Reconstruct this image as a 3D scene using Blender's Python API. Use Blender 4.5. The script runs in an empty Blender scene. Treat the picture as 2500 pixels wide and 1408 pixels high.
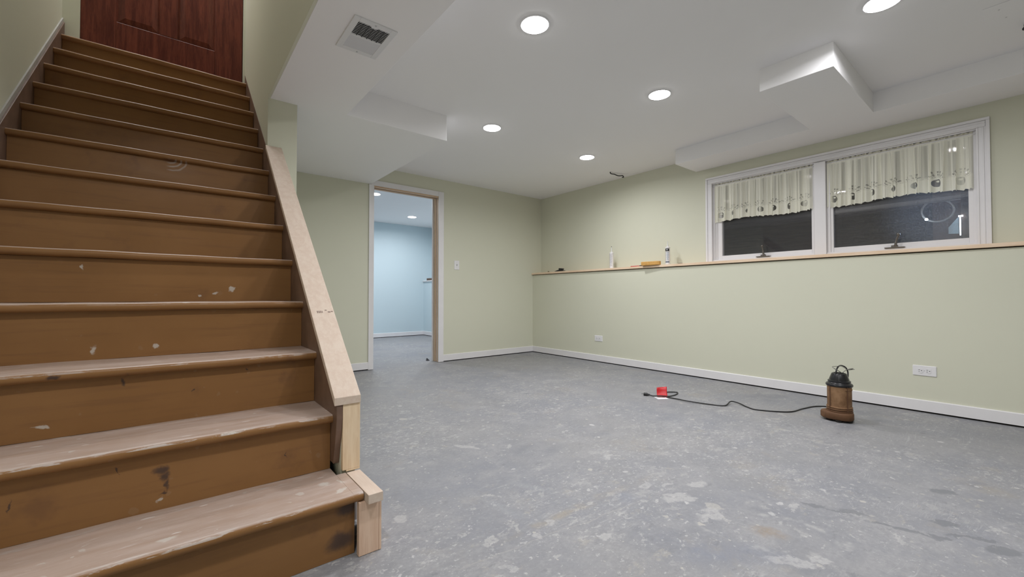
import bpy, bmesh, math, random
from mathutils import Vector, Matrix

random.seed(7)
scene = bpy.context.scene
COL = scene.collection
R = math.radians
PI = math.pi

# ------------------------------------------------------------------ camera
cam_d = bpy.data.cameras.new('camera')
cam_d.sensor_width = 36.0
cam_d.lens = 36.0 * 1022.5 / 2500.0
cam_d.clip_start = 0.02
cam_o = bpy.data.objects.new('camera', cam_d)
COL.objects.link(cam_o)
cam_o.location = (0.0, 0.0, 0.7818)
cam_o.rotation_euler = (R(90 + 1.0493), 0.0, R(-38.8723))
scene.camera = cam_o

# ------------------------------------------------------------------ world (night outside)
world = bpy.data.worlds.new('night_sky')
scene.world = world
world.use_nodes = True
world.node_tree.nodes['Background'].inputs[0].default_value = (0.004, 0.005, 0.008, 1)
world.node_tree.nodes['Background'].inputs[1].default_value = 1.0

# ------------------------------------------------------------------ exposure
scene.view_settings.view_transform = 'Standard'
scene.view_settings.look = 'None'
scene.view_settings.gamma = 1.0
scene.view_settings.use_curve_mapping = False
scene.view_settings.exposure = 0.12
LAMP = 28.0            # radiance of every recessed LED diffuser
LAMP_W = 9.0           # power thrown down by the LED array behind it
LAMP_COLOR = (0.975, 0.975, 1.0)


# ================================================================== helpers
class MB:
    """collects shapes and links them as ONE mesh object"""
    def __init__(self):
        self.bm = bmesh.new()

    def poly(self, pts):
        vs = [self.bm.verts.new(p) for p in pts]
        return self.bm.faces.new(vs)

    def box(self, x0, x1, y0, y1, z0, z1):
        v = [self.bm.verts.new(p) for p in ((x0, y0, z0), (x1, y0, z0), (x1, y1, z0), (x0, y1, z0),
                                            (x0, y0, z1), (x1, y0, z1), (x1, y1, z1), (x0, y1, z1))]
        for f in ((3, 2, 1, 0), (4, 5, 6, 7), (0, 1, 5, 4), (1, 2, 6, 5), (2, 3, 7, 6), (3, 0, 4, 7)):
            self.bm.faces.new([v[i] for i in f])
        return self

    def prism(self, prof, axis, a, b):
        """profile of 2D points extruded along axis (0: profile is y,z / 1: x,z / 2: x,y)"""
        def P(p, t):
            return {0: (t, p[0], p[1]), 1: (p[0], t, p[1]), 2: (p[0], p[1], t)}[axis]
        va = [self.bm.verts.new(P(p, a)) for p in prof]
        vb = [self.bm.verts.new(P(p, b)) for p in prof]
        n = len(prof)
        self.bm.faces.new(va)
        self.bm.faces.new(list(reversed(vb)))
        for i in range(n):
            self.bm.faces.new((va[i], va[(i + 1) % n], vb[(i + 1) % n], vb[i]))
        return self

    def lathe(self, prof, seg=32, c=(0, 0, 0), ribs=None):
        """prof: list of (r, z) bottom to top; closed when r is ~0"""
        rings = []
        for r, z in prof:
            if r < 1e-6:
                rings.append([self.bm.verts.new((c[0], c[1], c[2] + z))])
            else:
                ring = []
                for k in range(seg):
                    a = 2 * PI * k / seg
                    rr = r * (ribs(a) if ribs else 1)
                    ring.append(self.bm.verts.new((c[0] + rr * math.cos(a), c[1] + rr * math.sin(a), c[2] + z)))
                rings.append(ring)
        for A, B in zip(rings, rings[1:]):
            for k in range(seg):
                k2 = (k + 1) % seg
                if len(A) == 1 and len(B) == 1:
                    break
                if len(A) == 1:
                    self.bm.faces.new((A[0], B[k2], B[k]))
                elif len(B) == 1:
                    self.bm.faces.new((A[k], A[k2], B[0]))
                else:
                    self.bm.faces.new((A[k], A[k2], B[k2], B[k]))
        return self

    def tube(self, pts, r, seg=10, closed=False):
        pts = [Vector(p) for p in pts]
        n = len(pts)
        rings = []
        up = Vector((0, 0, 1))
        prev = None
        for i in range(n):
            if closed:
                t = (pts[(i + 1) % n] - pts[i - 1]).normalized()
            else:
                t = (pts[min(i + 1, n - 1)] - pts[max(i - 1, 0)]).normalized()
            if prev is None:
                a = up if abs(t.z) < 0.9 else Vector((1, 0, 0))
                nrm = (a - t * a.dot(t)).normalized()
            else:
                nrm = (prev - t * prev.dot(t)).normalized()
            prev = nrm
            bn = t.cross(nrm)
            rr = r[i] if isinstance(r, (list, tuple)) else r
            rings.append([self.bm.verts.new(pts[i] + (nrm * math.cos(2 * PI * k / seg) + bn * math.sin(2 * PI * k / seg)) * rr)
                          for k in range(seg)])
        m = n if closed else n - 1
        for i in range(m):
            A, B = rings[i], rings[(i + 1) % n]
            for k in range(seg):
                k2 = (k + 1) % seg
                self.bm.faces.new((A[k], A[k2], B[k2], B[k]))
        if not closed:
            self.bm.faces.new(list(reversed(rings[0])))
            self.bm.faces.new(rings[-1])
        return self

    def build(self, name, material, parent=None, loc=(0, 0, 0), rotz=0.0, bevel=0.0, seg=2, smooth=False, rot=None):
        bmesh.ops.recalc_face_normals(self.bm, faces=self.bm.faces)
        me = bpy.data.meshes.new(name)
        self.bm.to_mesh(me)
        self.bm.free()
        o = bpy.data.objects.new(name, me)
        COL.objects.link(o)
        if material:
            me.materials.append(material)
        o.location = loc
        o.rotation_euler = rot if rot else (0, 0, rotz)
        if parent:
            o.parent = parent
        if smooth:
            for p in me.polygons:
                p.use_smooth = True
            if smooth != 'all':
                me.set_sharp_from_angle(angle=R(smooth if smooth is not True else 40))
        if bevel:
            b = o.modifiers.new('bevel', 'BEVEL')
            b.width = bevel
            b.segments = seg
            b.limit_method = 'ANGLE'
            b.angle_limit = R(40)
            b.harden_normals = False
        return o


def tag(o, label=None, cat=None, group=None, kind=None):
    if label:
        o['label'] = label
    if cat:
        o['category'] = cat
    if group:
        o['group'] = group
    if kind:
        o['kind'] = kind
    return o


def thing(name, label, cat, loc=(0, 0, 0), rotz=0.0, group=None):
    o = bpy.data.objects.new(name, None)
    o.empty_display_size = 0.05
    COL.objects.link(o)
    o.location = loc
    o.rotation_euler = (0, 0, rotz)
    return tag(o, label, cat, group)


def struct(o):
    return tag(o, kind='structure')


def dup(root, loc, label, rotz=None):
    """copy of a thing with copies of its parts and their sub-parts"""
    r = root.copy()
    COL.objects.link(r)
    r.location = loc
    r['label'] = label
    if rotz is not None:
        r.rotation_euler = (0, 0, rotz)
    for ch in list(root.children):
        c = ch.copy()
        COL.objects.link(c)
        c.parent = r
        for g in list(ch.children):
            d = g.copy()
            COL.objects.link(d)
            d.parent = c
    return r


def smooth_path(pts, n=8):
    """Catmull-Rom through 3D points"""
    P = [Vector(p) for p in pts]
    P = [P[0] * 2 - P[1]] + P + [P[-1] * 2 - P[-2]]
    out = []
    for i in range(1, len(P) - 2):
        for k in range(n):
            t = k / n
            a, b, c, d = P[i - 1], P[i], P[i + 1], P[i + 2]
            out.append(0.5 * ((2 * b) + (c - a) * t + (2 * a - 5 * b + 4 * c - d) * t * t + (3 * b - a - 3 * c + d) * t ** 3))
    out.append(P[-2])
    return out


# ================================================================== materials
class NT:
    def __init__(self, name):
        self.m = bpy.data.materials.new(name)
        self.m.use_nodes = True
        self.t = self.m.node_tree
        self.n = self.t.nodes
        self.bsdf = self.n['Principled BSDF']
        self.out = self.n['Material Output']

    def new(self, kind, **kw):
        nd = self.n.new(kind)
        for k, v in kw.items():
            setattr(nd, k, v)
        return nd

    def link(self, a, b):
        self.t.links.new(a, b)

    def put(self, sock, v):
        if isinstance(v, bpy.types.NodeSocket):
            self.link(v, sock)
        elif isinstance(v, tuple) and len(v) == 3 and sock.type == 'RGBA':
            sock.default_value = (*v, 1)
        else:
            sock.default_value = v

    def pos(self):
        return self.new('ShaderNodeNewGeometry').outputs['Position']

    def objco(self):
        return self.new('ShaderNodeTexCoord').outputs['Object']

    def uv(self):
        return self.new('ShaderNodeTexCoord').outputs['UV']

    def mapping(self, vec, loc=(0, 0, 0), rot=(0, 0, 0), scale=(1, 1, 1), kind='POINT'):
        nd = self.new('ShaderNodeMapping', vector_type=kind)
        self.put(nd.inputs['Vector'], vec)
        nd.inputs['Location'].default_value = loc
        nd.inputs['Rotation'].default_value = rot
        nd.inputs['Scale'].default_value = scale
        return nd.outputs[0]

    def noise(self, vec, scale, detail=4, rough=0.55, dist=0.0, color=False):
        nd = self.new('ShaderNodeTexNoise')
        self.put(nd.inputs['Vector'], vec)
        nd.inputs['Scale'].default_value = scale
        nd.inputs['Detail'].default_value = detail
        nd.inputs['Roughness'].default_value = rough
        nd.inputs['Distortion'].default_value = dist
        return nd.outputs['Color' if color else 'Fac']

    def voronoi(self, vec, scale, rnd=1.0, out='Distance'):
        nd = self.new('ShaderNodeTexVoronoi')
        self.put(nd.inputs['Vector'], vec)
        nd.inputs['Scale'].default_value = scale
        nd.inputs['Randomness'].default_value = rnd
        return nd.outputs[out]

    def math(self, op, a, b=0.0, c=0.0, clamp=False):
        nd = self.new('ShaderNodeMath', operation=op, use_clamp=clamp)
        self.put(nd.inputs[0], a)
        self.put(nd.inputs[1], b)
        self.put(nd.inputs[2], c)
        return nd.outputs[0]

    def vmath(self, op, a, b=(0, 0, 0)):
        nd = self.new('ShaderNodeVectorMath', operation=op)
        self.put(nd.inputs[0], a)
        self.put(nd.inputs[1], b)
        return nd.outputs['Value' if op in ('LENGTH', 'DISTANCE', 'DOT_PRODUCT') else 'Vector']

    def step(self, v, a, b, lo=0.0, hi=1.0):
        nd = self.new('ShaderNodeMapRange', interpolation_type='SMOOTHSTEP')
        self.put(nd.inputs['Value'], v)
        nd.inputs['From Min'].default_value = a
        nd.inputs['From Max'].default_value = b
        nd.inputs['To Min'].default_value = lo
        nd.inputs['To Max'].default_value = hi
        return nd.outputs['Result']

    def mix(self, fac, a, b):
        nd = self.new('ShaderNodeMix', data_type='RGBA')
        self.put(nd.inputs[0], fac)
        self.put(nd.inputs[6], a)
        self.put(nd.inputs[7], b)
        return nd.outputs[2]

    def sep(self, v):
        nd = self.new('ShaderNodeSeparateXYZ')
        self.put(nd.inputs[0], v)
        return nd.outputs

    def bump(self, h, strength=0.2, dist=0.01):
        nd = self.new('ShaderNodeBump')
        nd.inputs['Strength'].default_value = strength
        nd.inputs['Distance'].default_value = dist
        self.put(nd.inputs['Height'], h)
        self.link(nd.outputs[0], self.bsdf.inputs['Normal'])

    def spots(self, vec, lst, soft=0.25):
        """union of ellipses (cx, cy, cz, rx, ry, rz, rotation about Z in degrees)"""
        acc = None
        for cx, cy, cz, rx, ry, rz, a in lst:
            d = self.vmath('LENGTH', self.mapping(vec, (cx, cy, cz), (0, 0, R(a)), (rx, ry, rz), 'TEXTURE'))
            m = self.step(d, 1.0, 1.0 - soft)
            acc = m if acc is None else self.math('MAXIMUM', acc, m)
        return acc

    def wobble(self, vec, scale, amount):
        c = self.noise(vec, scale, 3, 0.6, color=True)
        c = self.vmath('SUBTRACT', c, (0.5, 0.5, 0.5))
        nd = self.new('ShaderNodeVectorMath', operation='SCALE')
        self.put(nd.inputs[0], c)
        nd.inputs['Scale'].default_value = amount
        return self.vmath('ADD', vec, nd.outputs[0])

    def base(self, v):
        self.put(self.bsdf.inputs['Base Color'], v)

    def set(self, **kw):
        for k, v in kw.items():
            self.put(self.bsdf.inputs[k.replace('_', ' ')], v)
        return self


def plain(name, color, rough=0.5, metal=0.0, bump=0.0, bscale=60, var=0.0, vscale=8, spec=0.5):
    m = NT(name)
    if var:
        f = m.noise(m.objco(), vscale, 4)
        m.base(m.mix(m.step(f, 0.3, 0.7), tuple(c * (1 - var) for c in color), tuple(min(1, c * (1 + var)) for c in color)))
    else:
        m.base(color)
    m.set(Roughness=rough, Metallic=metal)
    m.bsdf.inputs['Specular IOR Level'].default_value = spec
    if bump:
        m.bump(m.noise(m.objco(), bscale, 3), bump, 0.002)
    return m.m


def paint(name, color, rough=0.6, var=0.02):
    """rolled wall paint: a faint tone drift and roller stipple"""
    m = NT(name)
    p = m.pos()
    f = m.noise(p, 1.3, 3)
    m.base(m.mix(f, tuple(c * (1 - var) for c in color), tuple(min(1, c * (1 + var)) for c in color)))
    m.set(Roughness=rough)
    m.bsdf.inputs['Specular IOR Level'].default_value = 0.3
    m.bump(m.noise(p, 240, 2), 0.05, 0.002)
    return m.m


def wood(name, dark, light, axis='Y', rough=0.6, scale=1.0, knots=0.0):
    m = NT(name)
    p = m.objco()
    s = {'X': (1.2, 16, 16), 'Y': (16, 1.2, 16), 'Z': (16, 16, 1.2)}[axis]
    q = m.mapping(p, scale=tuple(k * scale for k in s))
    q = m.wobble(q, 1.5, 0.7)
    f = m.noise(q, 3.0, 6, 0.6)
    g = m.noise(m.mapping(p, scale=tuple(k * 6 for k in s)), 4.0, 3)
    h = m.math('ADD', m.math('MULTIPLY', f, 0.75), m.math('MULTIPLY', g, 0.25))
    c = m.mix(m.step(h, 0.34, 0.66), dark, light)
    k = m.voronoi(p, 9.0)
    if knots:
        c = m.mix(m.step(k, 0.07, 0.03, 0, knots), c, tuple(v * 0.45 for v in dark))
    m.base(c)
    m.set(Roughness=rough)
    m.bsdf.inputs['Specular IOR Level'].default_value = 0.3
    m.bump(h, 0.08, 0.002)
    return m.m


def emit(name, color, strength):
    m = NT(name)
    e = m.new('ShaderNodeEmission')
    e.inputs[0].default_value = (*color, 1)
    e.inputs[1].default_value = strength
    m.link(e.outputs[0], m.out.inputs[0])
    return m.m


M = {}
M['wall'] = paint('pale_yellow_green_wall_paint', (0.675, 0.675, 0.55))
M['ceiling'] = paint('flat_white_ceiling_paint', (0.92, 0.91, 0.915), 0.8)
M['trim'] = plain('white_trim_paint', (0.80, 0.785, 0.795), 0.35, var=0.015)
M['blue'] = paint('pale_blue_wall_paint', (0.585, 0.70, 0.75))
M['skirt'] = plain('scuffed_brown_skirt_paint', (0.175, 0.105, 0.072), 0.5, var=0.22, vscale=7)
M['skirt_strip'] = plain('grey_wall_strip', (0.46, 0.44, 0.41), 0.6, var=.06)
M['void'] = plain('dark_gap', (0.015, 0.012, 0.01), 0.9)
M['pine'] = wood('raw_pine', (0.62, 0.49, 0.40), (0.68, 0.57, 0.475), 'Y', 0.6)
M['pine_z'] = wood('raw_pine_upright', (0.74, 0.55, 0.36), (0.86, 0.69, 0.49), 'Z', 0.6)
M['pine_pink'] = wood('raw_pine_pinkish', (0.68, 0.46, 0.33), (0.78, 0.57, 0.43), 'Z', 0.6, knots=0.5)
M['pine_ledge'] = wood('raw_pine_ledge', (0.74, 0.54, 0.37), (0.86, 0.69, 0.52), 'Y', 0.55)
M['jamb'] = wood('raw_jamb_wood', (0.56, 0.39, 0.25), (0.72, 0.54, 0.38), 'Z', 0.6)
M['jamb_x'] = wood('raw_head_jamb_wood', (0.56, 0.39, 0.25), (0.72, 0.54, 0.38), 'X', 0.6)
M['mahogany'] = wood('mahogany_stain', (0.085, 0.018, 0.010), (0.19, 0.047, 0.026), 'Z', 0.38)
M['matte_white'] = plain('matte_white_trim', (0.82, 0.82, 0.83), 0.7, spec=.2)
M['white_plastic'] = plain('white_plastic', (0.80, 0.79, 0.80), 0.3)
M['dark_slot'] = plain('dark_slot', (0.03, 0.03, 0.03), 0.6)
M['black_plastic'] = plain('black_plastic', (0.012, 0.012, 0.014), 0.3)
M['black_rubber'] = plain('black_rubber', (0.015, 0.015, 0.016), 0.45)
M['bronze'] = plain('dark_bronze', (0.16, 0.145, 0.13), 0.32, 0.6)
M['steel'] = plain('steel', (0.55, 0.55, 0.56), 0.3, 0.9)
M['grey_wire'] = plain('grey_wire', (0.22, 0.215, 0.19), 0.45, 0.2)
M['red'] = plain('red_card', (0.62, 0.02, 0.025), 0.4)
M['paper'] = plain('white_paper', (0.80, 0.80, 0.82), 0.6)
M['led'] = emit('led_diffuser', LAMP_COLOR, LAMP)
M['vent'] = plain('white_vent_enamel', (0.78, 0.78, 0.79), 0.4)
M['vent_slat'] = plain('vent_slat_enamel', (0.70, 0.70, 0.72), 0.4)


# ---------------------------------------------------------------- concrete floor
def floor_material():
    m = NT('paint_spattered_concrete')
    p = m.pos()
    big = m.noise(p, 1.1, 4, 0.6)
    mid = m.noise(m.wobble(p, 3.0, 0.25), 5.5, 7, 0.68)
    c = m.mix(m.step(big, 0.32, 0.68), (0.335, 0.345, 0.385), (0.395, 0.39, 0.395))
    c = m.mix(m.step(mid, 0.40, 0.68, 0, 0.75), c, (0.47, 0.465, 0.475))
    dk = m.noise(m.mapping(p, (3, 7, 1)), 3.2, 6, 0.65)
    c = m.mix(m.step(dk, 0.53, 0.72, 0, 0.6), c, (0.27, 0.28, 0.315))
    # tan scuffs
    tn = m.noise(m.mapping(p, (9, 2, 4)), 2.4, 6, 0.7)
    c = m.mix(m.step(tn, 0.56, 0.74, 0, 0.65), c, (0.47, 0.425, 0.365))
    # scraped joint compound and paint: irregular blotches at several sizes, clustered
    cl = m.step(m.noise(m.mapping(p, (4, 1, 7)), 1.7, 3, .5), 0.38, 0.62)
    for sc, a, e, k, off, col in ((2.6, .52, .68, .30, 1, (.49, .485, .49)), (7.0, .588, .640, .52, 3, (.57, .56, .555)), (14.0, .608, .642, .70, 5, (.64, .63, .62)),
                                  (9.0, .60, .68, .55, 8, (.54, .505, .45)), (26.0, .620, .648, .80, 11, (.69, .68, .68)), (60.0, .632, .657, .80, 13, (.70, .69, .69)),
                                  (34.0, .50, .62, .22, 17, (.56, .555, .555)), (30.0, .50, .64, .30, 19, (.29, .295, .315))):
        q = m.mapping(m.wobble(p, sc * .5, .7 / sc), (off, off * 2.3, 0), (0, 0, R(25 * off)), (1, 1.45, 1))
        f = m.noise(q, sc, 6, .70)
        g = m.math('ADD', f, m.math('MULTIPLY', m.math('SUBTRACT', cl, .5), .05))
        c = m.mix(m.step(g, a, e, 0, k), c, col)
    # round drips
    for sc, rmax, thr in ((7.0, 0.20, 0.72), (19.0, 0.26, 0.68), (48.0, .28, .78)):
        w = m.wobble(m.wobble(p, sc * .9, .7 / sc), sc * 4, .35 / sc)
        w = m.vmath('MULTIPLY', w, (1, 1, 0))
        d = m.voronoi(w, sc)
        h = m.sep(m.voronoi(w, sc, out='Color'))
        size = m.math('MULTIPLY', m.math('SUBTRACT', h[0], thr), rmax / (1 - thr))
        msk = m.math('MULTIPLY', m.step(m.math('SUBTRACT', size, d), 0.0, 0.05), m.math('MULTIPLY_ADD', h[1], .5, .45))
        c = m.mix(msk, c, m.mix(h[2], (0.74, 0.73, 0.73), (0.66, 0.63, 0.58)))
    # dark damp freckles
    f = m.noise(m.mapping(p, (17, 4, 2), scale=(1, 1.6, 1)), 13, 6, .68)
    c = m.mix(m.step(f, .60, .68, 0, .55), c, (.25, .255, .275))
    # scratches
    for a, s in ((35, 3.0), (-62, 4.0)):
        q = m.mapping(m.wobble(p, 1.2, 0.25), rot=(0, 0, R(a)), scale=(0.5, 14, 1))
        f = m.noise(q, s, 2, 0.5)
        ln = m.step(m.math('ABSOLUTE', m.math('SUBTRACT', f, 0.5)), 0.012, 0.002)
        gate = m.step(m.noise(m.mapping(p, (a, 3, 0)), 2.2, 2), 0.55, 0.66, 0, 0.55)
        c = m.mix(m.math('MULTIPLY', ln, gate), c, (0.60, 0.60, 0.61))
    w = m.wobble(m.wobble(m.wobble(p, 9, 0.06), 26, 0.045), 70, .02)
    # the rusty line left by an old partition
    tan = m.spots(m.wobble(p, 14, 0.05), [(1.22, 1.06, 0, 0.50, 0.034, 1, -2)], 0.8)
    c = m.mix(m.math('MULTIPLY', tan, m.step(m.noise(p, 11, 5), 0.40, 0.62, 0.05, 0.65)), c, (0.50, 0.43, 0.33))
    rust = m.spots(w, [(1.54, 0.555, 0, 0.085, 0.05, 1, -55)], 0.8)
    c = m.mix(m.math('MULTIPLY', rust, m.step(m.noise(p, 22, 5, .65), .35, .6, .15, .6)), c, (0.40, 0.29, 0.18))
    # big compound splashes
    wh = m.spots(w, [(1.532, 0.88, 0, .075, .04, 1, -20), (1.57, 0.835, 0, .03, .02, 1, 0), (1.518, .724, 0, .05, .035, 1, 30), (1.46, .735, 0, .03, .025, 1, 0),
                     (1.70, .89, 0, .05, .03, 1, -30), (1.523, 1.013, 0, .04, .022, 1, 0), (.758, .959, 0, .012, .035, 1, 20),
                     (.631, 1.404, 0, .03, .025, 1, 0), (1.60, .965, 0, .03, .015, 1, 0), (2.739, 2.815, 0, .06, .014, 1, -38),
                     (1.359, 1.72, 0, .03, .02, 1, 40), (1.424, .457, 0, .09, .03, 1, -50), (1.50, .40, 0, .03, .02, 1, -50),
                     (1.193, 1.853, 0, .09, .02, 1, -60), (1.645, 1.311, 0, .05, .025, 1, 20), (1.81, .566, 0, .035, .018, 1, 0),
                     (1.02, 1.06, 0, .02, .02, 1, 0), (.93, 1.02, 0, .018, .02, 1, 0), (1.10, .88, 0, .03, .02, 1, 0)], 0.3)
    c = m.mix(m.math('MULTIPLY', wh, m.step(m.noise(p, 30, 5, .7), .36, .5, .25, .8)), c, (0.62, 0.61, 0.61))
    # swirl of scraped compound around the rust
    d = m.vmath('LENGTH', m.mapping(m.wobble(p, 7, 0.05), (1.55, 0.56, 0), (0, 0, R(-55)), (.20, .12, 1), 'TEXTURE'))
    ring = m.step(m.math('ABSOLUTE', m.math('SUBTRACT', d, 1.0)), 0.16, 0.02)
    c = m.mix(m.math('MULTIPLY', ring, m.step(m.noise(p, 16, 4), .45, .6, 0, .6)), c, (0.62, 0.61, 0.60))
    # long wipe of grey thinset
    sw = m.spots(m.wobble(p, 6, 0.06), [(.95, 1.25, 0, .035, .22, 1, 12), (1.15, 1.30, 0, .03, .13, 1, 25)], 0.9)
    c = m.mix(m.math('MULTIPLY', sw, 0.4), c, (0.46, 0.475, 0.50))
    # damp marks towards the right
    wet = m.spots(m.wobble(w, 22, .05), [(1.87, .515, 0, .05, .018, 1, -50), (1.908, .43, 0, .075, .016, 1, -62), (1.913, .287, 0, .10, .010, 1, -72), (1.942, .202, 0, .035, .022, 1, -60),
                         (2.068, .195, 0, .05, .028, 1, -60), (2.02, .125, 0, .09, .012, 1, -60), (2.4, .236, 0, .05, .03, 1, -40), (1.99, .06, 0, .05, .03, 1, -50)], 0.3)
    c = m.mix(m.math('MULTIPLY', wet, 0.72), c, (0.235, 0.245, 0.265))
    bl = m.spots(p, [(1.30, .62, 0, .28, .10, 1, -45), (1.44, .99, 0, .22, .09, 1, -10)], 1.0)
    c = m.mix(m.math('MULTIPLY', bl, m.step(m.noise(p, 5, 4), .4, .65, 0, .5)), c, (0.25, 0.29, 0.40))
    # hairline crack
    cx = m.sep(m.wobble(p, 5, 0.10))
    lin = m.math('ABSOLUTE', m.math('SUBTRACT', m.math('MULTIPLY_ADD', cx[0], -0.12, 1.115), cx[1]))
    gate = m.math('MULTIPLY', m.step(cx[0], 0.55, 0.7), m.step(cx[0], 1.5, 1.3))
    c = m.mix(m.math('MULTIPLY', m.step(lin, 0.005, 0.001, 0, 0.35), gate), c, (0.58, 0.55, 0.52))
    fine = m.noise(p, 90, 4, 0.6)
    c = m.mix(m.step(fine, 0.35, 0.65, 0.0, 0.22), c, (0.27, 0.27, 0.29))
    m.base(m.mix(0.32, c, (0.02, 0.02, 0.022)))
    m.set(Roughness=m.math('MULTIPLY_ADD', mid, 0.3, 0.42))
    m.bsdf.inputs['Specular IOR Level'].default_value = 0.35
    m.bump(m.math('ADD', m.math('MULTIPLY', mid, 0.6), m.math('MULTIPLY', fine, 0.4)), 0.12, 0.004)
    return m.m


# ---------------------------------------------------------------- brown stair paint
STEP_R, STEP_G, NOSE1 = 0.19, 0.217, 1.276


def stair_material():
    m = NT('worn_brown_stair_paint')
    p = m.pos()
    g = m.noise(m.mapping(p, scale=(1.5, 22, 22)), 2.5, 5, 0.6)
    b = m.noise(p, 3.0, 4)
    c = m.mix(m.step(b, 0.3, 0.7), (0.250, 0.124, 0.046), (0.285, 0.145, 0.056))
    c = m.mix(m.step(g, 0.5, 0.75, 0, 0.35), c, (0.175, 0.085, 0.040))
    gr = m.noise(p, 5.2, 5, 0.62)
    c = m.mix(m.step(gr, 0.58, 0.75, 0, 0.45), c, (0.145, 0.070, 0.040))
    # worn, dusty treads; top light and sheen painted in as a paler colour
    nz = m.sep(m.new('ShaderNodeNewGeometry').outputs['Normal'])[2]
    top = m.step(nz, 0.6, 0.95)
    top_var = m.noise(m.mapping(p, scale=(2.0, 12, 12)), 2.2, 5, 0.65)
    c = m.mix(m.math('MULTIPLY', top, m.step(top_var, 0.3, 0.7, 0.66, 0.95)), c, (0.49, 0.39, 0.34))
    # scrape streaks on treads, drips and flecks on all faces
    st = m.noise(m.mapping(m.wobble(p, 3, .1), rot=(0, 0, R(8)), scale=(6, 60, 30)), 2.0, 5, 0.7)
    c = m.mix(m.math('MULTIPLY', top, m.step(st, 0.58, 0.66, 0, 0.5)), c, (0.58, 0.51, 0.47))
    fl = m.mapping(m.wobble(p, 8, .03), rot=(0, 0, R(7)), scale=(16, 62, 40))
    fh = m.sep(m.voronoi(fl, 1.0, out='Color'))
    fs = m.step(m.math('SUBTRACT', m.math('MULTIPLY', m.math('SUBTRACT', fh[0], .78), 1.5), m.voronoi(fl, 1.0)), 0.0, .06)
    c = m.mix(m.math('MULTIPLY', m.math('MULTIPLY', top, fs), .8), c, (0.66, 0.60, 0.56))
    w = m.wobble(m.wobble(p, 20, 0.035), 70, 0.015)
    for sc, thr, r in ((13.0, 0.70, 0.20), (34.0, 0.80, 0.26)):
        d = m.voronoi(w, sc)
        h = m.sep(m.voronoi(w, sc, out='Color'))
        size = m.math('MULTIPLY', m.math('SUBTRACT', h[0], thr), r / (1 - thr))
        msk = m.step(m.math('SUBTRACT', size, d), 0.0, 0.03)
        amt = m.math('MULTIPLY_ADD', top, 0.62, 0.05)
        low = m.step(m.sep(p)[2], 1.1, 0.5, 0.15, 1.0)
        c = m.mix(m.math('MULTIPLY', m.math('MULTIPLY', msk, amt), low), c, (0.56, 0.51, 0.46))
    # paint rubbed off the nosing edges (every tread repeats along the slope)
    s = m.sep(p)
    ph = m.math('SUBTRACT', m.math('MULTIPLY', m.math('SUBTRACT', s[1], NOSE1 - 0.004), 1 / STEP_G), 0.0)
    fr = m.math('FRACT', m.math('ADD', ph, 0.02))
    edge = m.step(fr, 0.15, 0.05)
    zt = m.math('FRACT', m.math('MULTIPLY_ADD', s[2], 1 / STEP_R, 0.045))
    near = m.step(zt, 0.13, 0.07)
    ch = m.noise(m.mapping(p, scale=(10, 60, 60)), 1.6, 6, 0.7)
    lowz = m.step(s[2], 0.9, 0.35, 0.05, 0.85)
    c = m.mix(m.math('MULTIPLY', m.math('MULTIPLY', m.math('MULTIPLY', edge, near), m.step(ch, 0.49, 0.58)), lowz), c, (0.50, 0.43, 0.39))
    # single marks the treads and risers carry
    R_ = lambda i: NOSE1 + (i - 1) * STEP_G + 0.031
    dark = m.spots(w, [(-.022, R_(2), .300, .024, .03, .016, 0), (-.018, R_(2), .280, .016, .03, .018, 0), (-.014, R_(2), .255, .008, .03, .024, 0), (-.02, R_(2), .233, .012, .03, .005, 0),
                       (-.297, R_(2), .285, .003, .03, .02, 0), (-.114, R_(2), .322, .002, .03, .014, 0), (.289, R_(2), .269, .003, .03, .012, 0),
                       (-.112, R_(3), .548, .016, .03, .012, 0), (-.12, R_(3), .52, .005, .03, .02, 0), (-.262, 1.708, .556, .017, .02, .011, 0),
                       (.415, R_(1), .14, .05, .03, .03, 0), (.40, R_(1), .05, .06, .03, .04, 0), (.05, R_(3), .47, .003, .03, .003, 0), (.20, R_(3), .52, .003, .03, .003, 0)], 0.7)
    c = m.mix(m.math('MULTIPLY', dark, 0.8), c, (0.045, 0.034, 0.036))
    white = m.spots(w, [(-.009, 1.328, .19, .022, .016, .01, 0), (-.023, R_(2), .218, .006, .02, .008, 0), (-.209, R_(4), .603, .009, .02, .017, 0), (-.047, R_(4), .600, .012, .02, .010, 0),
                        (.195, R_(5), .813, .013, .02, .013, 0), (.085, R_(5), .783, .008, .02, .006, 0), (.134, R_(5), .800, .009, .02, .007, 0),
                        (.40, 1.335, .19, .03, .012, .01, 35), (.375, 1.41, .19, .02, .022, .01, 0), (.42, 1.40, .19, .008, .03, .01, 20), (-.063, 1.435, .19, .008, .004, .01, 20),
                        (-.157, 1.421, .19, .014, .004, .01, 20), (-.22, 1.383, .19, .012, .004, .01, 10), (.128, 1.429, .19, .006, .004, .01, 0),
                        (.12, 1.496, .38, .10, .004, .008, 3), (-.285, R_(3), .417, .02, .02, .006, 0), (-.263, R_(5), .883, .006, .02, .012, 0)], 0.5)
    c = m.mix(m.math('MULTIPLY', white, 0.75), c, (0.58, 0.54, 0.49))
    # the swirling knot under the eighth tread
    kx = m.mapping(m.wobble(p, 9, 0.02), (-.03, R_(8), 1.50), (0, 0, 0), (.09, 1, .075), 'TEXTURE')
    kd = m.vmath('LENGTH', kx)
    rings = m.math('SINE', m.math('MULTIPLY', kd, 26.0))
    gate = m.math('MULTIPLY', m.step(kd, 1.0, 0.7), m.step(m.math('ABSOLUTE', m.math('SUBTRACT', s[1], R_(8))), 0.03, 0.02))
    gate2 = m.math('MULTIPLY', gate, m.step(m.sep(kx)[0], -0.15, 0.1))
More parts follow.
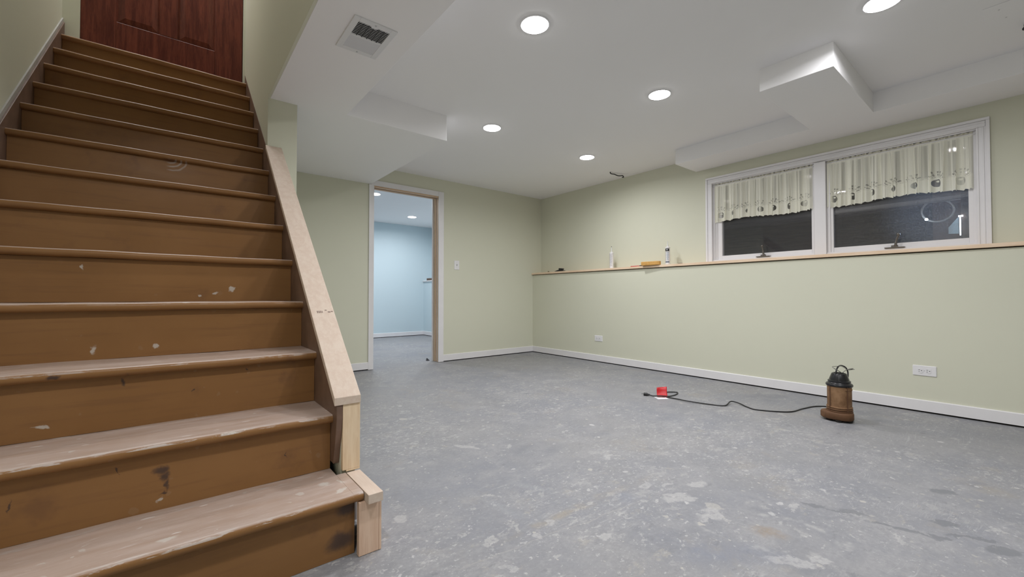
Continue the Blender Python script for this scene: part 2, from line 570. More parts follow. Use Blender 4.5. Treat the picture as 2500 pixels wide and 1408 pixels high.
    c = m.mix(m.math('MULTIPLY', gate2, m.step(rings, 0.0, 0.8, 0, 0.9)), c, (0.44, 0.35, 0.29))
    c = m.mix(m.math('MULTIPLY', gate, m.step(kd, 0.45, 0.1, 0, 0.55)), c, (0.11, 0.05, 0.03))
    m.base(c)
    m.set(Roughness=m.math('MULTIPLY_ADD', top_var, 0.25, 0.22))
    m.put(m.bsdf.inputs['Specular IOR Level'], m.math('MULTIPLY_ADD', top, 0.35, 0.25))
    m.bump(m.math('ADD', m.math('MULTIPLY', g, 0.5), m.math('MULTIPLY', b, 0.5)), 0.10, 0.004)
    return m.m


def pump_material():
    m = NT('rusty_brown_casting')
    p = m.objco()
    f = m.noise(p, 9, 6, 0.65)
    c = m.mix(m.step(f, 0.3, 0.7), (0.155, 0.075, 0.03), (0.32, 0.185, 0.095))
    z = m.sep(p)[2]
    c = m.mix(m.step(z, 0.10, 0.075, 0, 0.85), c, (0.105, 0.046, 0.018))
    st = m.noise(m.mapping(p, scale=(30, 30, 5)), 1.5, 5)
    c = m.mix(m.step(st, 0.56, 0.72, 0, 0.5), c, (0.09, 0.04, 0.02))
    m.base(c)
    m.set(Roughness=0.75)
    m.bump(f, 0.3, 0.004)
    return m.m


def lace_material():
    """UV in metres of cloth: u along the rod, v up from the hem"""
    m = NT('cream_lace')
    uv = m.sep(m.uv())
    u, v = uv[0], uv[1]
    cell = 0.155
    x = m.math('MULTIPLY', m.math('SUBTRACT', m.math('FRACT', m.math('MULTIPLY', u, 1 / cell)), 0.5), cell)
    # teardrop opening
    nd = m.new('ShaderNodeCombineXYZ')
    m.put(nd.inputs[0], m.math('MULTIPLY', x, 1 / 0.023))
    m.put(nd.inputs[1], m.math('MULTIPLY', m.math('SUBTRACT', v, 0.066), 1 / 0.029))
    td = m.vmath('LENGTH', nd.outputs[0])
    tear = m.step(td, 1.0, 0.88)
    rim = m.math('MULTIPLY', m.step(td, 1.45, 1.3), m.step(td, 0.92, 1.05))
    pearl_n = m.new('ShaderNodeCombineXYZ')
    m.put(pearl_n.inputs[0], x)
    m.put(pearl_n.inputs[1], m.math('SUBTRACT', v, 0.078))
    pearl = m.step(m.vmath('LENGTH', pearl_n.outputs[0]), 0.008, 0.0062)
    # fan of slots above it
    ang = m.math('ARCTAN2', x, m.math('SUBTRACT', v, 0.082))
    fn = m.new('ShaderNodeCombineXYZ')
    m.put(fn.inputs[0], x)
    m.put(fn.inputs[1], m.math('SUBTRACT', v, 0.082))
    rad = m.vmath('LENGTH', fn.outputs[0])
    slots = m.step(m.math('COSINE', m.math('MULTIPLY', ang, 19.0)), 0.1, 0.5)
    fan = m.math('MULTIPLY', slots, m.math('MULTIPLY', m.step(rad, 0.026, 0.029), m.step(rad, 0.074, 0.070)))
    fan = m.math('MULTIPLY', fan, m.step(m.math('ABSOLUTE', ang), 1.35, 1.2))
    fan = m.math('MULTIPLY', fan, m.step(m.math('SINE', m.math('MULTIPLY', rad, 330.0)), -.75, -.35))
    holes = m.math('MAXIMUM', m.math('MULTIPLY', fan, 0.62), m.math('MULTIPLY', tear, m.math('SUBTRACT', 1.0, pearl)))
    # sheer body, dense lace band at the hem
    p = m.new('ShaderNodeCombineXYZ')
    m.put(p.inputs[0], m.math('MULTIPLY', u, 13.0))
    fold = m.noise(p.outputs[0], 1.6, 3, 0.6)
    band = m.math('MULTIPLY', m.step(v, 0.17, 0.09), m.step(fold, 0.35, 0.55, .86, 1.0))
    sheer = m.step(fold, 0.40, 0.56, 0.60, 0.98)
    holes = m.math('MULTIPLY', holes, m.step(fold, 0.62, 0.45, 0.22, 1.0))
    a = m.math('MAXIMUM', sheer, m.math('MULTIPLY', band, 0.96))
    a = m.math('MAXIMUM', a, m.step(v, 0.335, 0.345, 0, 0.9))
    a = m.math('MULTIPLY', a, m.math('SUBTRACT', 1.0, m.math('MULTIPLY', holes, 0.92)))
    weave = m.noise(m.uv(), 420, 2)
    col = m.mix(m.step(weave, .35, .65), (0.88, 0.87, 0.75), (0.95, 0.94, 0.84))
    d = m.new('ShaderNodeBsdfDiffuse')
    m.put(d.inputs[0], col)
    t = m.new('ShaderNodeBsdfTranslucent')
    m.put(t.inputs[0], col)
    mx = m.new('ShaderNodeMixShader')
    mx.inputs[0].default_value = 0.06
    m.link(d.outputs[0], mx.inputs[1])
    m.link(t.outputs[0], mx.inputs[2])
    tr = m.new('ShaderNodeBsdfTransparent')
    mx2 = m.new('ShaderNodeMixShader')
    m.put(mx2.inputs[0], a)
    m.link(tr.outputs[0], mx2.inputs[1])
    m.link(mx.outputs[0], mx2.inputs[2])
    m.link(mx2.outputs[0], m.out.inputs[0])
    return m.m


def glass_material(dusty):
    m = NT('dusty_window_glass' if dusty else 'window_glass')
    tr = m.new('ShaderNodeBsdfTransparent')
    gl = m.new('ShaderNodeBsdfGlossy')
    gl.inputs['Roughness'].default_value = 0.0
    fr = m.new('ShaderNodeFresnel')
    fr.inputs[0].default_value = 1.5
    mx = m.new('ShaderNodeMixShader')
    m.link(fr.outputs[0], mx.inputs[0])
    m.link(tr.outputs[0], mx.inputs[1])
    m.link(gl.outputs[0], mx.inputs[2])
    # dried dust and drops
    p = m.pos()
    f = m.noise(p, 130, 5, 0.75)
    sp = m.voronoi(p, 55)
    h = m.sep(m.voronoi(p, 55, out='Color'))
    dots = m.math('MULTIPLY', m.step(sp, 0.22, 0.12), m.step(h[0], 0.86, 0.9))
    dust = m.math('ADD', m.step(f, 0.42, 0.72, 0.045, 0.14 if dusty else 0.085), m.math('MULTIPLY', dots, 0.5 if dusty else 0.2))
    df = m.new('ShaderNodeBsdfDiffuse')
    df.inputs[0].default_value = (0.45, 0.46, 0.48, 1)
    tl = m.new('ShaderNodeBsdfTranslucent')
    tl.inputs[0].default_value = (0.55, 0.57, 0.62, 1)
    ad = m.new('ShaderNodeAddShader')
    m.link(df.outputs[0], ad.inputs[0])
    m.link(tl.outputs[0], ad.inputs[1])
    mx2 = m.new('ShaderNodeMixShader')
    m.put(mx2.inputs[0], dust)
    m.link(mx.outputs[0], mx2.inputs[1])
    m.link(ad.outputs[0], mx2.inputs[2])
    m.link(mx2.outputs[0], m.out.inputs[0])
    return m.m


M['floor'] = floor_material()
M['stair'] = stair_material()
M['pump'] = pump_material()
M['lace'] = lace_material()
M['glass'] = glass_material(False)
M['glass_dusty'] = glass_material(True)

# ================================================================== dimensions
ZC = 2.177            # ceiling
ZS = 1.98             # stair-side soffit
ZB = 2.04             # beam and box along the window wall
YB = 4.42             # face of the back wall
XR = 3.937            # face of the half-height wall
XU = 4.103            # face of the wall above the ledge
XS, XL = 0.4247, -0.5844   # inner faces of the two stair skirt boards
XLW = -0.598          # left stair wall
XRW = 0.427           # stairwell side of the right stair wall
ZT = 4.62              # top of the stairwell
YR = -2.6             # wall behind the camera
LEDGE = 1.107
DX0, DX1, DZ = 1.653, 2.440, 1.972     # doorway


def rake(y, off=0.0):
    return STEP_R + (y - NOSE1) * STEP_R / STEP_G + off


# ================================================================== the setting
b = MB()
b.box(-0.9, 4.5, YR - 0.2, 8.0, -0.12, 0.0)
struct(b.build('floor', M['floor']))

b = MB()                                    # ceiling with the stairwell left open
b.box(-0.7, XRW + 0.002, YR - 0.1, 1.0, ZC, ZC + 0.1)
b.box(XRW + 0.002, 4.3, YR - 0.1, YB, ZC, ZC + 0.1)
struct(b.build('ceiling', M['ceiling']))
b = MB()
b.box(0.5, 4.3, YB + 0.12, 7.9, ZC, ZC + 0.1)
struct(b.build('ceiling', M['ceiling']))    # of the blue room

# soffit: narrow along the stair, wide near the back wall
b = MB()
b.prism([(XRW + 0.162, 2.88), (XRW + 0.162, YB), (1.625, YB), (1.625, 2.82), (0.875, 2.82), (0.875, YR), (XRW, YR), (XRW, 0.899), (XRW + 0.0121, 0.899), (XRW + 0.0121, 2.88)], 2, ZS, ZC + 0.02)
struct(b.build('soffit', M['ceiling'], bevel=0.002))

b = MB()                                    # box and beam along the window wall
b.prism([(XU + 0.02, YR), (XU + 0.02, 2.12), (3.715, 2.12), (3.715, 1.035), (2.795, 1.035), (2.795, 0.662), (3.715, 0.662), (3.715, YR)], 2, ZB, ZC + 0.02)
struct(b.build('bulkhead', M['ceiling'], bevel=0.002))

# back wall with the doorway; the drywall stops short of the slab
b = MB()
G = 0.022
b.box(XRW + 0.161, DX0 - .0185, YB, YB + 0.12, G, ZC)
b.box(DX1 + .0185, 4.25, YB, YB + 0.12, G, ZC)
b.box(DX0 - .0185, DX1 + .0185, YB, YB + 0.12, DZ, ZC)
struct(b.build('wall_back', M['wall']))
# half-height wall and the wall above it, with the window opening
WY0, WY1, WZ0, WZ1 = 0.212, 1.958, 1.10, 1.888
b = MB()
b.box(XR, 4.25, YR, YB, G, LEDGE - 0.031)
struct(b.build('wall_right', M['wall']))
b = MB()
b.box(XU, 4.25, YR, WY0, LEDGE - 0.0241, ZC)
b.box(XU, 4.25, WY1, YB, LEDGE - 0.0241, ZC)
b.box(XU, 4.25, WY0, WY1, WZ1, ZC)
struct(b.build('wall_right_upper', M['wall']))
b = MB()
b.box(-0.7, 4.3, YR - 0.1, YR, 0, ZC)
struct(b.build('wall_front', M['wall']))
b = MB()
b.box(XLW - 0.1, XLW, YR, 4.1, 0, ZT)
struct(b.build('wall_left', M['wall']))
# right stairwell wall: full height behind the end face, hanging above the soffit in front of it
b = MB()
b.prism([(YB, G), (YB, ZT), (0.9, ZT), (0.9, ZC + 0.021), (2.88, ZC + 0.021), (2.88, G)], 0, XRW + 0.012, XRW + 0.161)
b.prism([(YB, G), (YB, ZT), (0.9, ZT), (0.9, ZS), (2.88, ZS), (2.88, G)], 0, XRW, XRW + 0.0119)
struct(b.build('wall_stair_right', M['wall']))
b = MB()                                    # stairwell: header, top, landing wall
b.box(XLW, XRW, 0.9, 1.0, ZC, 2.5)
struct(b.build('wall_stair_header', M['wall']))
b = MB()
b.box(XLW - 0.1, XRW + 0.161, 0.9, 4.15, ZT, ZT + 0.1)
struct(b.build('ceiling_stairwell', M['ceiling']))
b = MB()
b.box(XLW, -0.516, 3.985, 4.10, 2.475, ZT)
b.box(0.411, XRW, 3.985, 4.10, 2.475, ZT)
b.box(-0.516, 0.411, 3.985, 4.10, 4.53, ZT)
struct(b.build('wall_stair_top', M['wall']))

# blue room beyond the doorway
YF = 7.70
b = MB()
b.box(0.5, 4.25, YF, YF + 0.1, G, ZC)
struct(b.build('wall_blue_back', M['blue']))
b = MB()
b.box(XR - 0.02, 4.25, YB + 0.12, YF, G, 1.07)
b.box(4.12, 4.25, YB + 0.12, YF, 1.07, ZC)
struct(b.build('wall_blue_right', M['blue']))
b = MB()
b.box(0.5, 0.6, YB + 0.12, YF, 0, ZC)
struct(b.build('wall_blue_left', M['blue']))
b = MB()
b.box(0.6, DX0 - .0185, YB + 0.1205, YB + 0.128, G, ZC)
b.box(DX1 + .0185, 4.12, YB + 0.1205, YB + 0.128, G, ZC)
b.box(DX0, DX1, YB + 0.1205, YB + 0.128, DZ + .02, ZC)
struct(b.build('wall_blue_front', M['blue']))


def baseboard(name, p0, p1, nrm, h=0.084, t=0.012, lift=0.011):
    """a board standing against a wall, its dark gap left open underneath"""
    p0, p1, n = Vector(p0), Vector(p1), Vector(nrm)
    b = MB()
    prof = [(0, lift), (t, lift), (t, h - 0.004), (t - 0.004, h), (0, h)]
    va = [b.bm.verts.new((p0.x + n.x * a, p0.y + n.y * a, z)) for a, z in prof]
    vb = [b.bm.verts.new((p1.x + n.x * a, p1.y + n.y * a, z)) for a, z in prof]
    k = len(prof)
    b.bm.faces.new(va)
    b.bm.faces.new(list(reversed(vb)))
    for i in range(k):
        b.bm.faces.new((va[i], va[(i + 1) % k], vb[(i + 1) % k], vb[i]))
    return struct(b.build(name, M['trim']))


baseboard('baseboard_back', (2.504, YB, 0), (XR, YB, 0), (0, -1))
baseboard('baseboard_back', (XRW + 0.161, YB, 0), (1.602, YB, 0), (0, -1))
baseboard('baseboard_right', (XR, YR, 0), (XR, YB - 0.012, 0), (-1, 0))
baseboard('baseboard_blue_back', (0.6, YF, 0), (XR - .02, YF, 0), (0, -1))
baseboard('baseboard_blue_right', (XR - 0.02, YB + 0.13, 0), (XR - .02, YF - .012, 0), (-1, 0))
# black filler painted as the shade inside the gaps
b = MB()
b.box(XR + 0.0005, XR + 0.1, YR, YB, 0.0, G - .0005)
b.box(DX1 + .05, XR + 0.05, YB + 0.0005, YB + 0.1, 0.0, G - .0005)
b.box(0.6, DX0 - .05, YB + 0.0005, YB + 0.1, 0.0, G - .0005)
b.box(0.6, XR - .025, YF + .0005, YF + .09, 0, G - .0005)
b.box(XR - .0195, XR + .06, YB + .15, YF, 0, G - .0005)
struct(b.build('trim_gap_shade', M['void']))

# doorway: raw split jambs and white casing
door2 = bpy.data.objects.new('door_2', None)
COL.objects.link(door2)
struct(door2)
door2.location = (DX0, YB, 0)
dl = lambda x, y, z: (x - DX0, y - YB, z)


def dbox(b, x0, x1, y0, y1, z0, z1):
    return b.box(x0 - DX0, x1 - DX0, y0 - YB, y1 - YB, z0, z1)


b = MB()
b.prism([(x - DX0, z) for x, z in ((1.602, .003), (DX0 + .003, .003), (DX0 + .003, 2.026), (1.6255, 2.026), (1.6255, ZS - .002), (1.602, ZS - .002))], 1, -.014, 0)
b.build('casing', M['trim'], door2, bevel=0.0015)
b = MB()
dbox(b, DX1 - 0.003, 2.504, YB - 0.014, YB, 0.003, 2.026)
b.build('casing', M['trim'], door2, bevel=0.0015)
b = MB()
dbox(b, DX0 + .0035, DX1 - .0035, YB - 0.014, YB, DZ - 0.003, 2.026)
b.build('casing', M['trim'], door2, bevel=0.0015)
for nm, x0, x1 in (('jamb', DX0 - .018, DX0), ('jamb', DX1, DX1 + 0.018)):
    b = MB()
    dbox(b, x0, x1, YB - 0.002, YB + 0.040, 0.002, DZ)
    dbox(b, x0, x1, YB + 0.074, YB + 0.122, 0.002, DZ)
    b.build(nm, M['jamb'], door2, bevel=0.001)
    b = MB()
    dbox(b, x0 + (0.012 if x0 > 2 else -0.006), x1 + (0.006 if x0 > 2 else -0.012), YB + 0.040, YB + 0.074, 0.002, DZ)
    b.build('pocket_slot', M['trim'], door2)
b = MB()
dbox(b, DX0, DX1, YB - 0.002, YB + 0.040, DZ - 0.016, DZ)
dbox(b, DX0, DX1, YB + 0.074, YB + 0.122, DZ - 0.016, DZ)
b.build('head_jamb', M['jamb_x'], door2, bevel=0.001)
b = MB()
dbox(b, DX0, DX1, YB + 0.041, YB + 0.073, DZ - .004, DZ)
b.build('head_slot', M['void'], door2)
b = MB()
dbox(b, DX1 - .012, DX1 + .05, YB + 0.1285, YB + 0.142, 0.003, 2.03)
b.build('casing', M['trim'], door2)

# ---------------------------------------------------------------- stained door at the head of the stairs
d1 = bpy.data.objects.new('door_1', None)
COL.objects.link(d1)
struct(d1)
d1.location = (-0.516, 4.0, 2.475)
W, H = 0.924, 2.05
xs = [0, .175, .41, .512, .743, W]
zs = [0, .232, .80, .93, 1.55, 1.65, 1.90, H]
b = MB()
b.box(xs[0], xs[1], 0, .04, 0, H)
b.box(xs[4], xs[5], 0, .04, 0, H)
b.box(xs[2], xs[3], 0, .04, zs[1], zs[6])
for z0, z1 in ((zs[0], zs[1]), (zs[2], zs[3]), (zs[4], zs[5]), (zs[6], zs[7])):
    b.box(xs[1], xs[4], 0.0002, .0398, z0, z1)
b.build('frame', M['mahogany'], d1, bevel=0.004)
for x0, x1 in ((xs[1], xs[2]), (xs[3], xs[4])):
    for z0, z1 in ((zs[1], zs[2]), (zs[3], zs[4]), (zs[5], zs[6])):
        b = MB()
        ins = 0.045
        o = [(x0, z0), (x1, z0), (x1, z1), (x0, z1)]
        i_ = [(x0 + ins, z0 + ins), (x1 - ins, z0 + ins), (x1 - ins, z1 - ins), (x0 + ins, z1 - ins)]
        lip = [(x0 + .006, z0 + .006), (x1 - .006, z0 + .006), (x1 - .006, z1 - .006), (x0 + .006, z1 - .006)]
        rows = [[b.bm.verts.new((x, y, z)) for x, z in q] for q, y in ((o, .012), (lip, .018), (i_, .008))]
        for A, B in zip(rows, rows[1:]):
            for k in range(4):
                b.bm.faces.new((A[k], A[(k + 1) % 4], B[(k + 1) % 4], B[k]))
        b.bm.faces.new(rows[-1])
        b.build('panel', M['mahogany'], d1)
b = MB()
b.box(-0.0, W, -0.001, .05, -0.006, -0.0005)
b.build('threshold', M['mahogany'], d1)

# ================================================================== staircase
stairs = thing('staircase', 'steep staircase of worn brown-painted treads and risers climbing to the red-brown door', 'staircase', (0, NOSE1, 0))
TT = 0.028
arc = [(TT / 2 - TT / 2 * math.sin(a), -TT / 2 + TT / 2 * math.cos(a)) for a in [PI * k / 8 for k in range(9)]]


def tread_mesh(x0, x1, depth, wide=None):
    b = MB()
    prof = [(depth, 0.0)] + arc + [(depth, -TT)]
    n = 24                                   # many stations so that the old boards sag a little
    rows = []
    ph = random.uniform(0, 6)
    for s in range(n + 1):
        x = x0 + (x1 - x0) * s / n
        dz = 0.0008 * math.sin(7 * x + ph) + 0.0005 * math.sin(23 * x + 2 * ph)
        dy = 0.0010 * math.sin(5 * x + 2 * ph)
        rows.append([b.bm.verts.new((x, y + (dy if y < 0.1 else 0), z + dz)) for y, z in prof])
    k = len(prof)
    for A, B in zip(rows, rows[1:]):
        for i in range(k):
            b.bm.faces.new((A[i], A[(i + 1) % k], B[(i + 1) % k], B[i]))
    b.bm.faces.new(rows[0])
    b.bm.faces.new(list(reversed(rows[-1])))
    if wide:                                 # the lowest tread runs on past the skirt board
        b.prism([(0.178 if y > .1 else y, z) for y, z in prof], 0, x1, wide)
    return b


for i in range(1, 14):
    y0 = (i - 1) * STEP_G
    if i == 1:
        tm = tread_mesh(XL + .0005, XS - .0005, 0.252, wide=0.4535)
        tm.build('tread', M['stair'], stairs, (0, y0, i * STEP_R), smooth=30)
    else:
        dep = STEP_G + 0.035 if i < 13 else 0.103
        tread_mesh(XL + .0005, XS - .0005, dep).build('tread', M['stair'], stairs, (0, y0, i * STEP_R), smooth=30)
    b = MB()
    b.box(XL + .001, XS - .001 if i > 1 else 0.436, y0 + 0.031, y0 + 0.048, (i - 1) * STEP_R + (0.0005 if i > 1 else 0.001), i * STEP_R - TT - 0.0005)
    b.build('riser', M['stair'], stairs)
# skirt boards follow the rake on both sides
OFF = 0.0725


def skirt(x0, x1, y_end, y_start, z_start, off0, off1):
    b = MB()
    pts = [(y_start, z_start), (y_start, rake(y_start, off0)), (y_end, rake(y_end, off1)), (y_end, rake(y_end) - .34), (y_start + .5, 0.02 + max(0, rake(y_start + .5) - .34))]
    b.prism([(y - NOSE1, z) for y, z in pts], 0, x0, x1)
    return b.build('skirt_board', M['skirt'], stairs, bevel=0.0015)


skirt(XLW + .0005, XL, 3.984, 1.46, 0.005, .050, .030)
skirt(XS, XRW - .0002, 3.983, 2.881, 1.30, OFF, .012)
b = MB()                                    # painted strip along the wall above the left skirt board
b.prism([(y - NOSE1, z) for y, z in ((1.46, rake(1.46, .0505)), (1.46, rake(1.46, .078)), (3.984, rake(3.984, .056)), (3.984, rake(3.984, .0305)))], 0, XLW + .0005, XLW + .007)
b.build('skirt_strip', M['skirt_strip'], stairs)
# open side below the wall end: a thicker board whose nose is cut to a taper at its foot
b = MB()
pts = [(1.462, 0.33), (1.456, 0.37), (1.456, rake(1.456, OFF)), (2.879, rake(2.879, OFF)), (2.879, 1.30), (1.80, 0.22), (1.49, 0.215)]
b.prism([(y - NOSE1, z) for y, z in pts], 0, XS, XS + 0.019)
b.build('skirt_board', M['skirt'], stairs, bevel=0.0015)
# half wall carrying the open side
KX0, KX1 = XS + 0.0195, 0.492
b = MB()
pts = [(1.475, G), (1.475, rake(1.475, OFF) - .001), (2.879, rake(2.879, OFF) - .001), (2.879, G)]
b.prism(pts, 0, KX0, KX1)
struct(b.build('wall_half_stair', M['wall']))
baseboard('baseboard_stair', (KX1, 1.475, 0), (KX1, 2.88, 0), (1, 0))

# new pine trim on the half wall
cap = thing('cap_board', 'long unpainted pine cap board sloping down the open side of the brown stairs', 'board', (0.42, 1.452, rake(1.452, OFF)))
b = MB()
T = 0.023
Ls = 2.877 - 1.452
sl = STEP_R / STEP_G
x1 = 0.503 - 0.42
prof = [(0, 0), (0, T + .003), (Ls, Ls * sl + T + .003), (Ls, Ls * sl)]
b.prism([(y, z + 0.0008) for y, z in prof], 0, -0.004, x1)
b.build('board', M['pine'], cap, bevel=0.0015)
b = MB()
for (x0_, x1_, y_, h_) in ((.018, .022, .315, .010), (.024, .028, .315, .010), (.030, .034, .315, .010), (.036, .039, .315, .009), (.048, .056, .322, .004), (.058, .068, .314, .005), (.070, .078, .316, .004)):
    z_ = y_ * sl + T + .0042
    b.poly([(x0_, y_ - h_ / 2, z_ - h_ / 2 * sl), (x1_, y_ - h_ / 2, z_ - h_ / 2 * sl), (x1_, y_ + h_ / 2, z_ + h_ / 2 * sl), (x0_, y_ + h_ / 2, z_ + h_ / 2 * sl)])
tag(b.build('grade_stamp', plain('faded_ink', (0.25, 0.18, 0.15), 0.7), cap), 'faded grey ink stamp')

b = MB()
b.box(0, 0.058, 0, 0.017, 0, rake(1.457, OFF) - STEP_R - .007)
b.box(0.012, 0.058, 0, 0.017, -0.006, 0)
tag(b.build('post_board', M['pine_z'], None, (XS + .0205, 1.457, STEP_R + 0.0065), bevel=0.0012), 'short upright pine board under the lower end of the sloping cap board', 'board')
b = MB()
b.box(0, 0.045, 0, 0.207, 0, 0.028)
tag(b.build('filler_strip', M['pine'], None, (0.4565, 1.246, STEP_R - 0.0283), bevel=0.0012), 'short flat pine strip filling in beside the end of the lowest tread', 'board')
b = MB()
b.box(0, 0.061, 0, 0.019, 0, STEP_R - .0300)
b.box(0.061, 0.069, -0.001, 0.19, 0, STEP_R - .0300)
tag(b.build('corner_board', M['pine_pink'], None, (0.4385, 1.2745, 0.001), bevel=0.0012), 'pinkish pine corner board standing on the floor beside the lowest riser', 'board')

# ================================================================== ledge and window
b = MB()
b.box(3.915, XU - .0005, YR + .02, YB - .001, LEDGE - 0.0240, LEDGE)
tag(b.build('ledge_board', M['pine_ledge'], None, bevel=0.002), 'long raw pine ledge board capping the half-height wall below the window', 'ledge')

win = bpy.data.objects.new('window_1', None)
COL.objects.link(win)
struct(win)
win.location = (XU, 0, LEDGE)


def wbox(b, x0, x1, y0, y1, z0, z1):
    return b.box(x0 - XU, x1 - XU, y0, y1, z0 - LEDGE, z1 - LEDGE)


def casing(y0, y1, z0, z1, axis):
    """moulded casing: flat band and a stepped back-band on its outer edge"""
    b = MB()
    wbox(b, XU - 0.014, XU, y0, y1, z0, z1)
    return b


b = MB()                                   # left leg
wbox(b, XU - .014, XU, 1.953, 2.012, LEDGE + .0005, 1.886)
wbox(b, XU - .021, XU - .0002, 1.996, 2.0139, LEDGE + .0005, 1.9255)
wbox(b, XU - .018, XU - .0002, 1.9535, 1.964, LEDGE + .0005, 1.8835)
b.build('casing', M['trim'], win, bevel=0.002)
b = MB()                                   # right leg
wbox(b, XU - .014, XU, 0.156, 0.216, LEDGE + .0005, 1.886)
wbox(b, XU - .021, XU - .0002, 0.1541, 0.172, LEDGE + .0005, 1.9255)
wbox(b, XU - .018, XU - .0002, 0.180, 0.188, LEDGE + .0005, 1.8835)
wbox(b, XU - .018, XU - .0002, 0.205, 0.2155, LEDGE + .0005, 1.8835)
b.build('casing', M['trim'], win, bevel=0.002)
b = MB()                                   # head
wbox(b, XU - .014, XU, 0.1725, 1.9955, 1.8862, 1.9255)
wbox(b, XU - .021, XU - .0002, 0.154, 2.014, 1.926, 1.944)
wbox(b, XU - .018, XU - .0002, 0.174, 1.994, 1.908, 1.916)
wbox(b, XU - .018, XU - .0002, 0.205, 1.964, 1.884, 1.893)
b.build('casing', M['trim'], win, bevel=0.002)
b = MB()                                   # reveal
wbox(b, XU - .001, 4.26, WY1 - .001, WY1 + .012, 1.11, 1.893)
wbox(b, XU - .001, 4.26, WY0 - .012, WY0 + .001, 1.11, 1.893)
wbox(b, XU - .001, 4.26, WY0, WY1, 1.876, 1.888)
wbox(b, XU + .0, 4.26, WY0, WY1, 1.098, 1.134)
b.build('frame', M['trim'], win, bevel=0.001)
b = MB()
wbox(b, XU - .014, XU - .002, 1.034, 1.112, LEDGE + .0005, 1.8755)
wbox(b, XU - .0015, 4.2, 1.0345, 1.1115, 1.1345, 1.8755)
b.build('mullion', M['trim'], win, bevel=0.002)


def sash(y0, y1, gy0, gy1, dusty):
    b = MB()
    zb, zt = 1.1345, 1.8755
    gz0, gz1 = 1.172, 1.842
    for k, (dx, e) in enumerate(((0.0, 0.0), (0.010, 0.014), (0.020, 0.028))):
        ya, yb = y0 + min(e, gy0 - y0), y1 - min(e, y1 - gy1)
        wbox(b, XU + .028 + dx, XU + .075, ya, gy0, zb, zt)
        wbox(b, XU + .028 + dx, XU + .075, gy1, yb, zb, zt)
        wbox(b, XU + .028 + dx, XU + .075, gy0, gy1, zb, gz0 - e * .4)
        wbox(b, XU + .028 + dx, XU + .075, gy0, gy1, gz1 + e * .4, zt)
        break
    # stepped profile on the side the camera sees
    wbox(b, XU + .014, XU + .03, y1 - .022, y1, zb, zt)
    wbox(b, XU + .022, XU + .03, y1 - .040, y1 - .022, zb, zt)
    wbox(b, XU + .014, XU + .03, y0, y0 + .020, zb, zt)
    s = b.build('sash', M['trim'], win, bevel=0.0015)
    b = MB()
    wbox(b, XU + .048, XU + .052, gy0 - .004, gy1 + .004, gz0 - .004, gz1 + .004)
    b.build('pane', M['glass_dusty' if dusty else 'glass'], s)
    return s


sash(1.1125, 1.957, 1.143, 1.877, False)
sash(0.213, 1.0335, 0.256, 0.998, True)


def crank(y, lean):
    b = MB()
    wbox(b, XU - .012, XU + .026, y - .055, y + .055, 1.1350, 1.141)
    b.prism([(XU - .010 - XU, 1.141 - LEDGE), (XU + .02 - XU, 1.141 - LEDGE), (XU + .014 - XU, 1.155 - LEDGE), (XU - .004 - XU, 1.155 - LEDGE)], 1, y - .018, y + .018)
    b.tube(smooth_path([(0.0, y - .006, 1.150 - LEDGE), (-.004, y - .004 + lean * .1, 1.162 - LEDGE), (-.006, y - .002 + lean * .5, 1.195 - LEDGE), (-.008, y + lean, 1.222 - LEDGE)], 5), [.010] * 4 + [.0075] * 4 + [.006] * 7 + [.006], 10)
    b.lathe([(0, -.010), (.008, -.009), (.0105, 0), (.009, .010), (0, .012)], 14, (-.010, y + lean * 1.05, 1.228 - LEDGE))
    b.build('crank_handle', M['bronze'], win, smooth=40)


crank(1.505, 0.004)
crank(0.625, -0.022)


